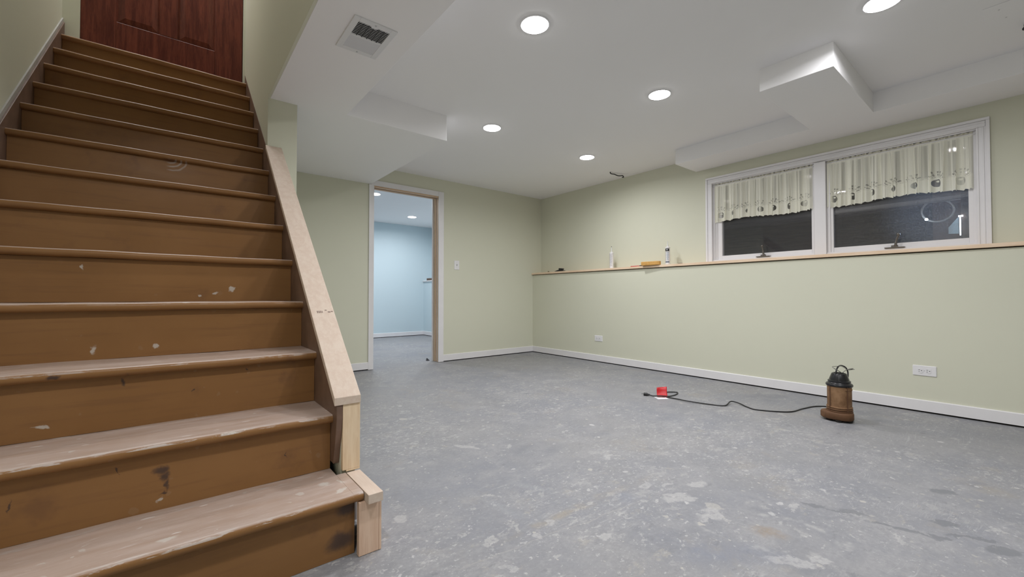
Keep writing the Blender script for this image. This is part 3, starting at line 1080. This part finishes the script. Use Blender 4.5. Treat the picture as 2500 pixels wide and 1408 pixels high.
# ---------------------------------------------------------------- lace valances
def valance(y0, y1, seed, label, xo):
    rnd = random.Random(seed)
    full = 1.35
    wid = (y1 - y0)
    nu, nv = int(wid * 420), 34
    waves = [(rnd.uniform(13, 20), rnd.uniform(0, 6), 1.0), (rnd.uniform(24, 34), rnd.uniform(0, 6), .7), (rnd.uniform(40, 55), rnd.uniform(0, 6), .4)]
    hgt = 0.362
    bm = bmesh.new()
    uvl = bm.loops.layers.uv.new('UVMap')
    grid = []
    for j in range(nv + 1):
        v = j / nv
        row = []
        for i in range(nu + 1):
            u = i / nu
            s = u * wid
            k = 0.25 + 0.75 * v ** 0.8
            amp = 0.0115 * k
            dx = sum(a * math.sin(2 * PI * f * s / 1.0 + p + 0.6 * math.sin(3 * s * 7 + p)) for f, p, a in waves)
            dy = 0.0075 * k * sum(a * math.cos(2 * PI * f * s + p * 1.7) for f, p, a in waves[:2])
            if v < .035:
                dx *= .4
            dz = 0.0
            if j == nv:
                dz = 0
            scal = 0.009 * abs(math.sin(PI * s * full / 0.035)) * max(0, (v - .85) / .15)
            sag = 0.010 * math.sin(s * 9 + seed) * v
            fade = min(1, u / .03, (1 - u) / .03)
            row.append((bm.verts.new((dx * amp, s + dy * fade, -v * hgt + scal + sag + dz)), s * full, (1 - v) * hgt))
        grid.append(row)
    for j in range(nv):
        for i in range(nu):
            q = [grid[j][i], grid[j][i + 1], grid[j + 1][i + 1], grid[j + 1][i]]
            f = bm.faces.new([a[0] for a in q])
            for lp, a in zip(f.loops, q):
                lp[uvl].uv = (a[1], a[2])
            f.smooth = True
    t = thing('lace_valance', label, 'curtain', (xo, y0, 1.862), group='lace valances')
    me = bpy.data.meshes.new('lace_cloth')
    bm.to_mesh(me)
    bm.free()
    me.materials.append(M['lace'])
    o = bpy.data.objects.new('lace_cloth', me)
    COL.objects.link(o)
    o.parent = t
    # gathered heading standing above the rod
    b = MB()
    n = int(wid * 260)
    rows = []
    for i in range(n + 1):
        s = wid * i / n
        a = .0055 * math.sin(2 * PI * 38 * s + seed) + .0035 * math.sin(2 * PI * 61 * s)
        h = .013 + .006 * math.sin(2 * PI * 27 * s + 1) * rnd.uniform(.4, 1)
        rows.append((b.bm.verts.new((a * .5, s, .0005)), b.bm.verts.new((a * 1.2, s, h))))
    for A, B in zip(rows, rows[1:]):
        b.bm.faces.new((A[0], B[0], B[1], A[1]))
    b.build('ruffle', plain('cream_gather', (0.62, 0.60, 0.50), .8), t, smooth='all')
    return t


valance(1.128, 1.938, 3, 'shorter cream lace valance gathered across the left-hand window sash', XU + .010)
valance(0.230, 1.030, 11, 'cream lace valance hanging across the right-hand window sash', XU + .010)
for y0, y1, lab in ((1.114, 1.956, 'thin white curtain rod carrying the left-hand lace valance'), (0.214, 1.032, 'thin white curtain rod carrying the right-hand lace valance')):
    b = MB()
    b.tube([(0, 0, 0), (0, (y1 - y0) / 2, 0), (0, y1 - y0, 0)], .0035, 10)
    tag(b.build('curtain_rod', M['white_plastic'], None, (XU + .010, y0, 1.858), smooth=40), lab, 'curtain rod')

# ---------------------------------------------------------------- what shows through the panes at night
b = MB()
for k in range(14):
    z = 0.9 + k * .15
    b.box(5.60 + .004 * (k % 2), 5.64, -2.2, 4.2, z, z + .147)
struct(b.build('trim_fence_outside', wood('weathered_dark_boards', (0.05, 0.028, 0.022), (0.11, 0.065, 0.05), 'Y', .8)))
b = MB()
b.box(4.252, 5.7, -2.4, 4.4, .85, 1.02)
struct(b.build('floor_outside', plain('dark_soil', (.05, .042, .036), .9, var=.3, vscale=20)))
b = MB()
b.box(0, .04, 0, 1.90, 0, .034)
tag(b.build('deck_rail', plain('pale_grey_board', (.42, .39, .38), .6, var=.1), None, (4.80, -.75, 1.546)), 'pale horizontal rail outside, running just below the lace of the right-hand valance', 'rail')
b = MB()
b.box(0, .05, 0, .045, 0, .62)
tag(b.build('deck_post', plain('brown_post', (.10, .06, .045), .7, var=.2), None, (4.80, .293, 1.02)), 'dark brown post outside at the right edge of the right-hand pane', 'post')
b = MB()
ring = [(0, .094 * math.cos(2 * PI * k / 40), .090 * math.sin(2 * PI * k / 40)) for k in range(40)]
b.tube(ring, .0080, 8, True)
tag(b.build('wire_hoop', plain('pale_hoop_plastic', (.62, .60, .58), .35), None, (4.86, .474, 1.481), smooth='all', rot=(0, 0, R(12))), 'pale round hoop hanging outside behind the right-hand pane', 'hoop')
b = MB()
b.prism([(.0, 0.0), (.058, 0.004), (.058, .055), (.006, .128), (0, .128)], 0, 0, .012)
tag(b.build('pale_panel', plain('pale_blue_panel', (.55, .72, .80), .5), None, (4.815, .352, 1.276), rot=(0, 0, 0)), 'small light blue panel outside in the lower right of the right-hand pane', 'panel')
wl = thing('edge_glow', 'added bluish glowing strip outside beside the dark post', 'lamp', (4.79, .343, 1.255))  # glowing strip added for a lit post edge and its light
b = MB()
b.box(0.002, .014, -.004, .004, 0, .155)
b.build('housing', M['black_plastic'], wl)  # backing of the added glowing strip
b = MB()
b.box(-.002, .002, -.0035, .0035, .004, .150)
b.build('lens', emit('cold_edge_glow', (.72, .85, 1.0), 9.0), wl)  # glow standing in for a brightly lit edge
b = MB()
b.box(-.004, .002, -.016, .010, .150, .160)
b.build('lens', emit('cold_edge_glow_top', (.72, .85, 1.0), 12.0), wl)
ld = bpy.data.lights.new('added_haze_beam', 'SPOT')  # added spot that gives the pane its bluish haze
ld.energy = 11.0
ld.color = (.55, .72, 1.0)
ld.shadow_soft_size = .02
ld.spot_size = R(54)
ld.spot_blend = 1.0
lo = bpy.data.objects.new('added_haze_beam', ld)
COL.objects.link(lo)
lo.parent = wl
lo.location = (-.03, .03, .07)
lo.rotation_euler = Vector((-0.62, .06, .03)).to_track_quat('-Z', 'Y').to_euler()
ld = bpy.data.lights.new('added_outside_fill', 'POINT')  # added fill for the objects outside
ld.energy = 1.1
ld.color = (.85, .88, 1.0)
ld.shadow_soft_size = .01
lo = bpy.data.objects.new('added_outside_fill', ld)
COL.objects.link(lo)
lo.parent = wl
lo.location = (.02, -.012, .19)
b = MB()
b.box(0, .02, 0, .74, 0, .78)
tag(b.build('board_screen', plain('reddish_brown_boards', (.20, .115, .09), .75, var=.25, vscale=6), None, (5.02, -.22, 1.021)), 'reddish brown board screen outside, filling the right end behind the round hoop', 'screen')
b = MB()
b.lathe([(0, -.010), (.008, -.008), (.010, 0), (.006, .008), (0, .010)], 14)
tag(b.build('marker_light', emit('cold_marker', (.75, .88, 1.0), 14.0), None, (4.80, .533, 1.412), smooth=True), 'tiny glowing bluish marker lamp outside just below the round hoop', 'lamp')
b = MB()
b.lathe([(0, -.5), (.006, -.5), (.006, -.012), (0, -.012)], 10)
tag(b.build('marker_stake', M['dark_slot'], None, (4.80, .533, 1.412 + .0)), 'thin dark stake outside carrying the tiny marker lamp', 'stake')


# ================================================================== ceiling fixtures
def ceiling_light(loc, label, group='recessed ceiling lights'):
    t = thing('recessed_light', label, 'ceiling light', loc, group=group)
    b = MB()
    b.lathe([(.0705, -.0070), (.0745, -.0062), (.0765, -.003), (.0765, -.0003), (.0705, -.0003), (.0705, -.0070)], 48)
    b.build('trim_ring', M['matte_white'], t, smooth=40)
    b = MB()
    b.lathe([(0, -.0130), (.02, -.0128), (.04, -.0120), (.055, -.0108), (.065, -.0092), (.070, -.0070), (.070, -.001)], 48)
    b.build('diffuser', M['led'], t, smooth='all')
    la = bpy.data.lights.new('led_array', 'AREA')
    la.shape = 'DISK'
    la.size = .138
    la.energy = LAMP_W
    la.color = LAMP_COLOR
    la.spread = R(168)
    lo_ = bpy.data.objects.new('led_array', la)
    COL.objects.link(lo_)
    lo_.parent = t
    lo_.location = (0, 0, -.0138)
    return t


L0 = ceiling_light((1.424, 1.580, ZC), 'big bright round ceiling light, the nearest one right of the ceiling vent')
for (x, y), lab in (((2.030, 2.782), 'bright round ceiling light beside the wide end of the soffit, near the doorway'),
                    ((2.595, 1.595), 'bright round ceiling light left of the white ceiling box'),
                    ((3.205, 2.778), 'small-looking round ceiling light farthest back in the room, nearest the window wall corner'),
                    ((2.594, 0.423), 'round ceiling light cut off by the top edge at the upper right'),
                    ((1.424, 0.400), 'round ceiling light overhead, above and right of the camera'),
                    ((1.424, -0.78), 'added, unseen round ceiling light behind the camera on the stair side'),  # added out of view as a needed light source
                    ((-0.08, 0.36), 'round ceiling light above the camera, in line with the stairs')):
    dup(L0, (x, y, ZC), lab)
for (x, y), lab in (((3.238, 6.817), 'round ceiling light in the blue room, seen through the middle of the doorway'),
                    ((2.110, 5.591), 'round ceiling light in the blue room half hidden by the left door casing'),
                    ((3.238, 5.591), 'added round ceiling light in the blue room, hidden behind the right door jamb'),  # added to brighten the blue room
                    ((2.110, 6.817), 'added round ceiling light at the far left of the blue room, hidden by the wall')):  # likewise added for more light in there
    dup(L0, (x, y, ZC), lab)

dup(L0, (-0.33, 3.74, ZT), 'round ceiling light high in the stairwell on the left above the red-brown door')
dup(L0, (0.17, 3.74, ZT), 'added second ceiling light high in the stairwell on the right above the red-brown door')  # second fixture added to double the stairwell light

# vent in the narrow soffit
vent = thing('ceiling_vent', 'white louvred air vent in the soffit above the stairs', 'vent', (0.680, 1.925, ZS))
b = MB()
hx, hy, ox, oy = .070, .108, .096, .138
for x0, x1, y0, y1 in ((-ox, -hx, -oy, oy), (hx, ox, -oy, oy), (-hx, hx, -oy, -hy), (-hx, hx, hy, oy)):
    b.box(x0, x1, y0, y1, -.006, -.0003)
b.box(-hx, hx, -.004, .004, -.006, -.0008)
b.prism([(-.016, -hy - .001), (.016, -hy - .001), (.011, -hy + .010), (-.011, -hy + .010)], 2, -.0062, -.001)
b.build('frame', M['vent'], vent, bevel=0.0012)
b = MB()
b.box(-hx, hx, -hy, hy, -.0009, -.0004)
b.build('duct_shade', M['void'], vent)  # black plate painted as the dark inside the duct
for k in range(9):
    for half in (0, 1):
        b = MB()
        y = (-.100 + k * .0114) if half == 0 else (.0125 + k * .0112)
        if half == 0:
            b.prism([(y - .0036, -.0056), (y - .0044, -.0050), (y + .0034, -.0014), (y + .0042, -.0020)], 0, -hx, hx)
        else:
            b.prism([(y - .0054, -.0022), (y - .0046, -.0014), (y + .0052, -.0050), (y + .0044, -.0056)], 0, -hx, hx)
        b.build('slat', M['vent_slat'], vent)
for k in range(5):
    b = MB()
    x = -.046 + k * .023
    b.box(x - .0016, x + .0016, -hy, -.0045, -.0057, -.0012)
    b.build('damper_fin', M['dark_slot'], vent)
for y in (-.124, .124):
    b = MB()
    b.lathe([(0, -.0085), (.003, -.0080), (.0045, -.006), (0, -.006)], 12, (.0, y, 0))
    b.build('screw', M['steel'], vent)

# cable pigtails and a cover plate on the ceiling
b = MB()
b.tube(smooth_path([(0, 0, 0.0), (.002, -.002, -.012), (.02, -.006, -.018), (.06, -.012, -.016), (.10, -.022, -.026), (.14, -.03, -.024), (.172, -.04, -.018), (.182, -.046, -.030), (.172, -.054, -.040), (.150, -.05, -.042)], 6), .0055, 8)
tag(b.build('cable_pigtail', M['black_rubber'], None, (3.80, 2.955, ZC - .0005), smooth='all'), 'short bent black cable end poking out of the ceiling near the back corner', 'cable')
b = MB()
b.tube(smooth_path([(0, 0, 0), (-.002, 0, -.015), (-.012, .006, -.026), (-.02, -.004, -.032), (-.02, -.02, -.03)], 6), .008, 8)
tag(b.build('cable_stub', M['black_rubber'], None, (3.385, -.002, ZC - .0005), smooth='all'), 'black cable stub on the ceiling at the far upper right edge', 'cable')
cp = thing('cover_plate', 'faint white square cover plate flush with the ceiling at the upper right', 'plate', (3.16, .03, ZC))
b = MB()
b.box(-.11, .11, -.10, .10, -.0025, -.0004)
b.build('plate', M['ceiling'], cp, bevel=.0008)
for x, y in ((-.05, .05), (.06, .03), (-.01, -.05)):
    b = MB()
    b.lathe([(0, -.0036), (.003, -.0033), (.004, -.0025), (0, -.0025)], 10, (x, y, 0))
    b.build('screw', M['steel'], cp)


# ================================================================== outlets and switch
def rounded(w, h, r, n=6):
    pts = []
    for cx, cy, a0 in ((w / 2 - r, h / 2 - r, 0), (-w / 2 + r, h / 2 - r, 90), (-w / 2 + r, -h / 2 + r, 180), (w / 2 - r, -h / 2 + r, 270)):
        for k in range(n + 1):
            a = R(a0 + 90 * k / n)
            pts.append((cx + r * math.cos(a), cy + r * math.sin(a)))
    return pts


def outlet(loc, label):
    t = thing('wall_outlet', label, 'outlet', loc, group='wall outlets')
    b = MB()
    A = rounded(.116, .069, .004)
    B = rounded(.110, .063, .003)
    ra = [b.bm.verts.new((-.0005, y, z)) for y, z in A]
    rb = [b.bm.verts.new((-.0030, y, z)) for y, z in A]
    rc = [b.bm.verts.new((-.0055, y, z)) for y, z in B]
    for P, Q in ((ra, rb), (rb, rc)):
        for k in range(len(P)):
            b.bm.faces.new((P[k], P[(k + 1) % len(P)], Q[(k + 1) % len(P)], Q[k]))
    b.bm.faces.new(rc)
    b.bm.faces.new(list(reversed(ra)))
    b.build('cover_plate', M['white_plastic'], t)
    for s in (-1, 1):
        b = MB()
        c = s * .0195
        prof = []
        for k in range(28):
            a = 2 * PI * k / 28
            prof.append((c + max(-.0125, min(.0125, .0165 * math.cos(a))), .0165 * math.sin(a)))
        b.prism(prof, 0, -.0072, -.0050)
        rcp = b.build('receptacle', M['white_plastic'], t)
        b = MB()
        b.box(-.0078, -.0070, c + .002, c + .0095, .0045, .0068)
        b.box(-.0078, -.0070, c + .003, c + .0095, -.0068, -.0045)
        b.lathe([(0, -.0003), (.0026, -.0003), (.0026, .0006), (0, .0006)], 12, (0, 0, 0))
        o = b.build('slot', M['dark_slot'], rcp)
        bmx = bmesh.new()
        bmx.from_mesh(o.data)
        for v in bmx.verts:                      # lay the ground hole flat on the face
            if abs(v.co.x) < .0035 and v.co.x > -.0035:
                v.co = Vector((-.0074 - v.co.z * .5, c - .0055 + v.co.y, v.co.x))
        bmx.to_mesh(o.data)
        bmx.free()
    b = MB()
    b.box(-.0062, -.0054, -.0018, .0018, -.0018, .0018)
    b.build('screw', M['steel'], t)
    return t


o1 = outlet((XR, .4595, .280), 'white sideways wall outlet low on the wall right of the pump')
dup(o1, (XR, 3.240, .280), 'white wall outlet low on the far end of the window wall, near the corner')

sw = thing('light_switch', 'white single light switch on the back wall right of the doorway', 'light switch', (2.691, YB, 1.161))
b = MB()
A = rounded(.072, .112, .004)
B = rounded(.066, .106, .003)
ra = [b.bm.verts.new((x, -.0005, z)) for x, z in A]
rb = [b.bm.verts.new((x, -.0030, z)) for x, z in A]
rc = [b.bm.verts.new((x, -.0055, z)) for x, z in B]
for P, Q in ((ra, rb), (rb, rc)):
    for k in range(len(P)):
        b.bm.faces.new((P[k], P[(k + 1) % len(P)], Q[(k + 1) % len(P)], Q[k]))
b.bm.faces.new(rc)
b.bm.faces.new(list(reversed(ra)))
b.build('cover_plate', M['white_plastic'], sw)
b = MB()
b.prism([(-.0050, -.012), (-.0062, -.012), (-.0062, -.004), (-.016, .006), (-.016, .010), (-.0062, .012), (-.0050, .012)], 0, -.005, .005)
b.build('toggle', plain('grey_toggle', (.55, .54, .53), .35), sw)
for z in (-.030, .030):
    b = MB()
    b.box(-.002, .002, -.0062, -.0054, z - .002, z + .002)
    b.build('screw', M['steel'], sw)

# ================================================================== sump pump with its cord
PX, PY = 3.277, 0.771
pump = thing('sump_pump', 'rusty brown sump pump with a black top standing on the floor by the window wall', 'pump', (PX, PY, 0), R(-12))
b = MB()
foot = []
for k in range(36):
    a = 2 * PI * k / 36
    r = .093 + .020 * max(0, math.cos(a - R(118))) ** 2 + .006 * math.cos(3 * a)
    foot.append((r * math.cos(a), r * math.sin(a)))
lo_ = [(x * .93, y * .93) for x, y in foot]
rows = [[b.bm.verts.new((x, y, z)) for x, y in q] for q, z in ((lo_, .014), (foot, .020), (foot, .052), ([(x * .95, y * .95) for x, y in foot], .060), ([(x * .80, y * .80) for x, y in foot], .064))]
for A, B in zip(rows, rows[1:]):
    for k in range(36):
        b.bm.faces.new((A[k], A[(k + 1) % 36], B[(k + 1) % 36], B[k]))
b.bm.faces.new(rows[-1])
b.bm.faces.new(list(reversed(rows[0])))
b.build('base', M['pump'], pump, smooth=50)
for a in (20, 140, 260, 320, 80, 200):
    b = MB()
    b.lathe([(0, 0), (.020, 0), (.022, .015), (0, .015)], 12, (.070 * math.cos(R(a)), .070 * math.sin(R(a)), .0003))
    b.build('foot', M['void'], pump)
b = MB()
b.lathe([(0, .060), (.082, .060), (.084, .068), (.078, .071), (.078, .075), (.083, .078), (.083, .082), (.077, .085), (.077, .089), (.082, .092), (.080, .098), (.076, .100), (0, .100)], 40)
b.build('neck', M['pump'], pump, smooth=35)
b = MB()
b.lathe([(0, .098), (.0755, .098), (.0765, .104), (.0765, .226), (.0775, .234), (0, .234)], 40)
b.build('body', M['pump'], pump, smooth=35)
b = MB()                                    # discharge housing bulging at the side
b.tube(smooth_path([(.070, .004, .112), (.080, .004, .130), (.083, .004, .160), (.080, .004, .190), (.068, .004, .212)], 4), [.010] + [.018] * 3 + [.022] * 9 + [.018] * 3 + [.010], 16)
b.build('discharge', M['pump'], pump, smooth='all')
b = MB()
b.box(-.032, .032, -.0800, -.0755, .212, .224)
b.build('nameplate', M['pump'], pump, bevel=.003, rot=(0, 0, R(-20)))
for a in (-118, -20, 90, 160):
    b = MB()
    b.tube([(.082 * math.cos(R(a)), .082 * math.sin(R(a)), .058), (.082 * math.cos(R(a)), .082 * math.sin(R(a)), .236)], .0028, 8)
    b.build('tie_rod', plain('rusty_rod', (.11, .05, .025), .7), pump)
b = MB()
b.lathe([(0, .232), (.080, .232), (.085, .236), (.085, .246), (.080, .251), (.073, .254), (.070, .258), (.072, .262), (.072, .268), (.066, .272), (0, .272)], 40)
b.build('flange', M['black_plastic'], pump, smooth=35)
b = MB()
b.lathe([(0, .270), (.062, .270), (.060, .282), (.048, .312), (.044, .318), (.036, .320), (.034, .312), (0, .312)], 40, ribs=lambda a: 1 + .02 * (1 if math.cos(12 * a) > .5 else 0))
b.build('top_cap', M['black_plastic'], pump, smooth=30)
b = MB()
b.tube(smooth_path([(-.030, .0, .310), (-.026, .0, .335), (.000, .004, .357), (.030, .004, .362), (.062, .0, .348), (.074, -.006, .322), (.066, -.012, .295), (.058, -.014, .276)], 8), .0042, 10)
b.build('handle', M['black_rubber'], pump, smooth='all')
for pts in ([(.0, -.01, .314), (-.035, -.02, .332), (-.062, -.015, .352), (-.050, .0, .360), (-.01, .0, .358), (.02, .0, .355), (.032, -.005, .346), (.035, -.01, .338)],
            [(.008, -.01, .314), (.02, -.016, .330), (.045, -.02, .338), (.075, -.02, .336), (.055, -.01, .328), (.084, -.02, .330)]):
    b = MB()
    b.tube(smooth_path(pts, 8), .0020, 8)
    b.build('wire', M['grey_wire'], pump, smooth='all')
for ch in pump.children:
    ch.scale = (1.5, 1.3, .95) if ch.name.startswith('wire') else (1.2, 1.0, .94) if ch.name.startswith('handle') else (.82, .82, .93)
inv = Matrix.Rotation(R(12), 4, 'Z')


def loc_p(x, y, z):
    v = inv @ Vector((x - PX, y - PY, z))
    return (v.x, v.y, v.z)


cz = .0045
cord_main = [(3.290, .800, .285), (3.330, .800, .275), (3.365, .790, .18), (3.41, .780, .06), (3.50, .80, .012), (3.60, .88, cz), (3.54, .965, cz), (3.393, 1.004, cz), (3.222, 1.037, cz), (3.116, 1.187, cz), (3.140, 1.265, cz), (3.180, 1.335, .010), (3.160, 1.385, .016), (3.052, 1.380, cz),
             (3.000, 1.480, cz), (2.950, 1.605, .010), (2.962, 1.690, .007), (2.968, 1.790, cz), (2.985, 1.862, cz)]
loop = [(3.075, 1.868, .008), (3.150, 1.838, .006), (3.165, 1.800, .006), (3.085, 1.772, .006), (3.000, 1.775, .006), (2.950, 1.790, .012)]
main = [loc_p(*p) for p in cord_main + loop + [(2.925, 1.815, .013), (2.908, 1.850, .008), (2.904, 1.872, .008), (2.903, 1.885, .010)]]
b = MB()
b.tube(smooth_path(main, 7), .0042, 8)
pc = b.build('power_cord', M['black_rubber'], pump, smooth='all')
pv = Vector((2.903, 1.885, 0))
dr = (Vector((2.884, 1.932, 0)) - pv).normalized()
ang = math.atan2(dr.y, dr.x)
b = MB()
b.tube([(0, 0, .011), (.012, 0, .011), (.020, 0, .0125), (.045, 0, .0125)], [.006, .008, .0115, .0120], 12)
lp = loc_p(*pv)
pl = b.build('plug', M['black_rubber'], pc, lp, ang + R(12), smooth=40)
b = MB()
b.box(.045, .062, -.0075, -.006, .010, .0165)
b.box(.045, .062, .006, .0075, .010, .0165)
tag(b.build('prong', M['steel'], pc, lp, ang + R(12)), 'bare metal prongs')
# red warning tag curled upright, white paper tag lying flat
b = MB()
n = 10
rows = []
for i in range(n + 1):
    t = i / n
    x = .078 * t
    curl = .012 * math.sin(PI * t) + .02 * t * t
    rows.append([b.bm.verts.new(q) for q in ((x, -.030, .002), (x, -.012, .004), (x, -.002 + curl * .3, .018), (x, .004 + curl * .7, .045), (x, .002 + curl, .066 + .006 * t * t))])
for A, B in zip(rows, rows[1:]):
    for k in range(4):
        b.bm.faces.new((A[k], A[k + 1], B[k + 1], B[k]))
o = b.build('warning_tag', M['red'], pc, loc_p(2.938, 1.846, .0035), R(-50 + 12), smooth='all')
sm = o.modifiers.new('thick', 'SOLIDIFY')
sm.thickness = .0006
tag(o, 'red curled warning tag')
b = MB()
b.box(0, .085, -.02, .055, 0, .0006)
tag(b.build('paper_tag', M['paper'], pc, loc_p(2.872, 1.802, .0012), R(-33 + 12)), 'white paper tag lying flat')
b = MB()
b.box(.008, .040, .030, .034, 0, .0002)
b.build('print_line', M['dark_slot'], pc, loc_p(2.872, 1.802, .0018), R(-33 + 12))


# ================================================================== things on the ledge
def caulk(loc, label, dark):
    t = thing('caulk_tube', label, 'caulk tube', loc)
    b = MB()
    b.lathe([(0, 0), (.0225, 0), (.0238, .002), (.0238, .006), (.0228, .007), (.0228, .175), (.0238, .177), (.0238, .183), (.022, .185), (.010, .190), (.0075, .194), (0, .194)], 28)
    b.build('cartridge', M['white_plastic'], t, smooth=35)
    b = MB()
    b.lathe([(.0070, .192), (.0065, .200), (.0028, .252 if not dark else .246), (0, .252 if not dark else .246)], 16)
    nz = b.build('nozzle', plain('clear_white_nozzle', (.72, .72, .70), .3), t, smooth=35)
    if not dark:
        b = MB()
        b.lathe([(0, .248), (.0034, .248), (.0034, .258), (0, .258)], 12)
        b.build('nozzle_cap', M['dark_slot'], nz)

    def band(z0, z1, a0, a1, mat, name):
        b = MB()
        n = 14
        r = .02305
        A = [[b.bm.verts.new((r * math.cos(R(a0 + (a1 - a0) * k / n)), r * math.sin(R(a0 + (a1 - a0) * k / n)), z)) for k in range(n + 1)] for z in (z0, z1)]
        for k in range(n):
            b.bm.faces.new((A[0][k], A[0][k + 1], A[1][k + 1], A[1][k]))
        return b.build(name, mat, t)
    ink = plain('black_ink', (.02, .02, .022), .4)
    slate = plain('slate_ink', (.16, .20, .26), .4)
    blue = plain('blue_grey_ink', (.35, .42, .50), .4)
    # the side facing the room looks towards -X; text columns of the label as printed bars
    if dark:
        band(.140, .168, 120, 250, ink, 'label_band')
        b_ = band(.150, .160, 180, 205, M['paper'], 'label_mark')
        b_.scale = (1.012, 1.012, 1)
        for k in range(7):
            band(.122 - k * .012, .128 - k * .012, 178 + (k * 7) % 12, 240 - (k * 11) % 20, blue, 'label_line')
        for k in range(11):
            band(.126 - k * .0085, .130 - k * .0085, 128, 158 - (k * 5) % 9, slate, 'label_line')
        band(.022, .036, 125, 250, slate, 'label_band')
    else:
        band(.012, .168, 132, 146, plain('violet_grey_ink', (.20, .17, .19), .4), 'label_stripe')
        for k in range(14):
            band(.156 - k * .010, .160 - k * .010, 172 + (k * 5) % 14, 240 - (k * 13) % 24, plain('pale_ink', (.42, .41, .43), .4), 'label_line')
    return t


caulk((3.985, 3.084, LEDGE), 'white caulk tube with a grey printed label standing alone on the ledge', False)
caulk((3.985, 2.366, LEDGE), 'white caulk tube with a black band on its label, standing between yellow sponge and window', True)

b = MB()
prof = [(-.105, -.028), (-.105, .022), (-.02, .030), (.075, .030), (.098, .018), (.105, .000), (.098, -.020), (.078, -.028)]
b.prism(prof, 2, 0, .040)
tag(b.build('sponge', plain('yellow_sponge', (.62, .345, .10), .85, bump=.3, bscale=180, var=.1, vscale=30), None, (3.916, 2.515, LEDGE + .0005), R(-84), bevel=.006, seg=3), 'yellow block sponge lying on the ledge, jutting out over its edge', 'sponge')
pn = thing('marker_pencil', 'thin red pencil with a black end lying on the ledge against the yellow sponge', 'pencil', (3.950, 2.795, LEDGE + .0055), R(-84))
b = MB()
b.tube([(0, 0, 0), (.108, 0, 0)], .0048, 6)
b.build('shaft', plain('red_lacquer', (.50, .02, .03), .3), pn)
b = MB()
b.tube([(.1085, 0, .001), (.1385, 0, .001)], .0062, 10)
b.build('end_cap', M['black_plastic'], pn, smooth=40)

kb = thing('tool_holder', 'small black two-tier plastic piece lying at the far corner end of the ledge', 'tool', (3.965, 3.905, LEDGE))
b = MB()
b.prism([(-.090, 0), (-.072, .012), (-.030, .020), (.030, .020), (.085, .006), (.090, 0)], 0, -.022, .022)
b.build('base', M['black_plastic'], kb, bevel=.002)
b = MB()
b.prism([(-.052, .0203), (-.058, .038), (.012, .046), (.018, .0203)], 0, -.015, .015)
b.build('grip', M['black_plastic'], kb, bevel=.002)
b = MB()
b.lathe([(0, 0), (.011, 0), (.012, .006), (.007, .013), (0, .014)], 9)
tag(b.build('putty_crumb', plain('olive_putty', (.16, .13, .07), .8), None, (3.930, 4.09, LEDGE)), 'tiny dark crumb on the far end of the ledge, nearest the corner', 'crumb')
b = MB()
b.prism(rounded(.045, .016, .006, 3), 2, 0, .005)
tag(b.build('shim_chip', plain('dark_chip', (.12, .09, .06), .7), None, (3.935, 2.20, LEDGE), R(80)), 'small flat dark chip on the ledge between the black-banded tube and the window', 'chip')

# ledge of the blue room with a block on it, and the little wedge by the jamb
b = MB()
b.box(3.895, 4.119, YB + .14, YF - .001, 1.071, 1.092)
tag(b.build('ledge_board', M['trim'], None, bevel=.002), 'white painted ledge seen through the doorway on the blue room wall', 'ledge')
b = MB()
b.box(-.03, .03, -.16, .16, 0, .045)
tag(b.build('wood_block', plain('dark_brown_block', (.13, .085, .06), .6), None, (3.95, 7.42, 1.0925), bevel=.003), 'dark brown block lying on the white ledge in the blue room', 'block')
b = MB()
b.prism([(-.018, 0), (.022, 0), (-.010, .030)], 1, -.012, .012)
tag(b.build('door_wedge', plain('dark_grey_wedge', (.08, .08, .09), .6), None, (2.405, 4.615, 0)), 'tiny dark wedge on the floor just inside the doorway by the right jamb', 'wedge')
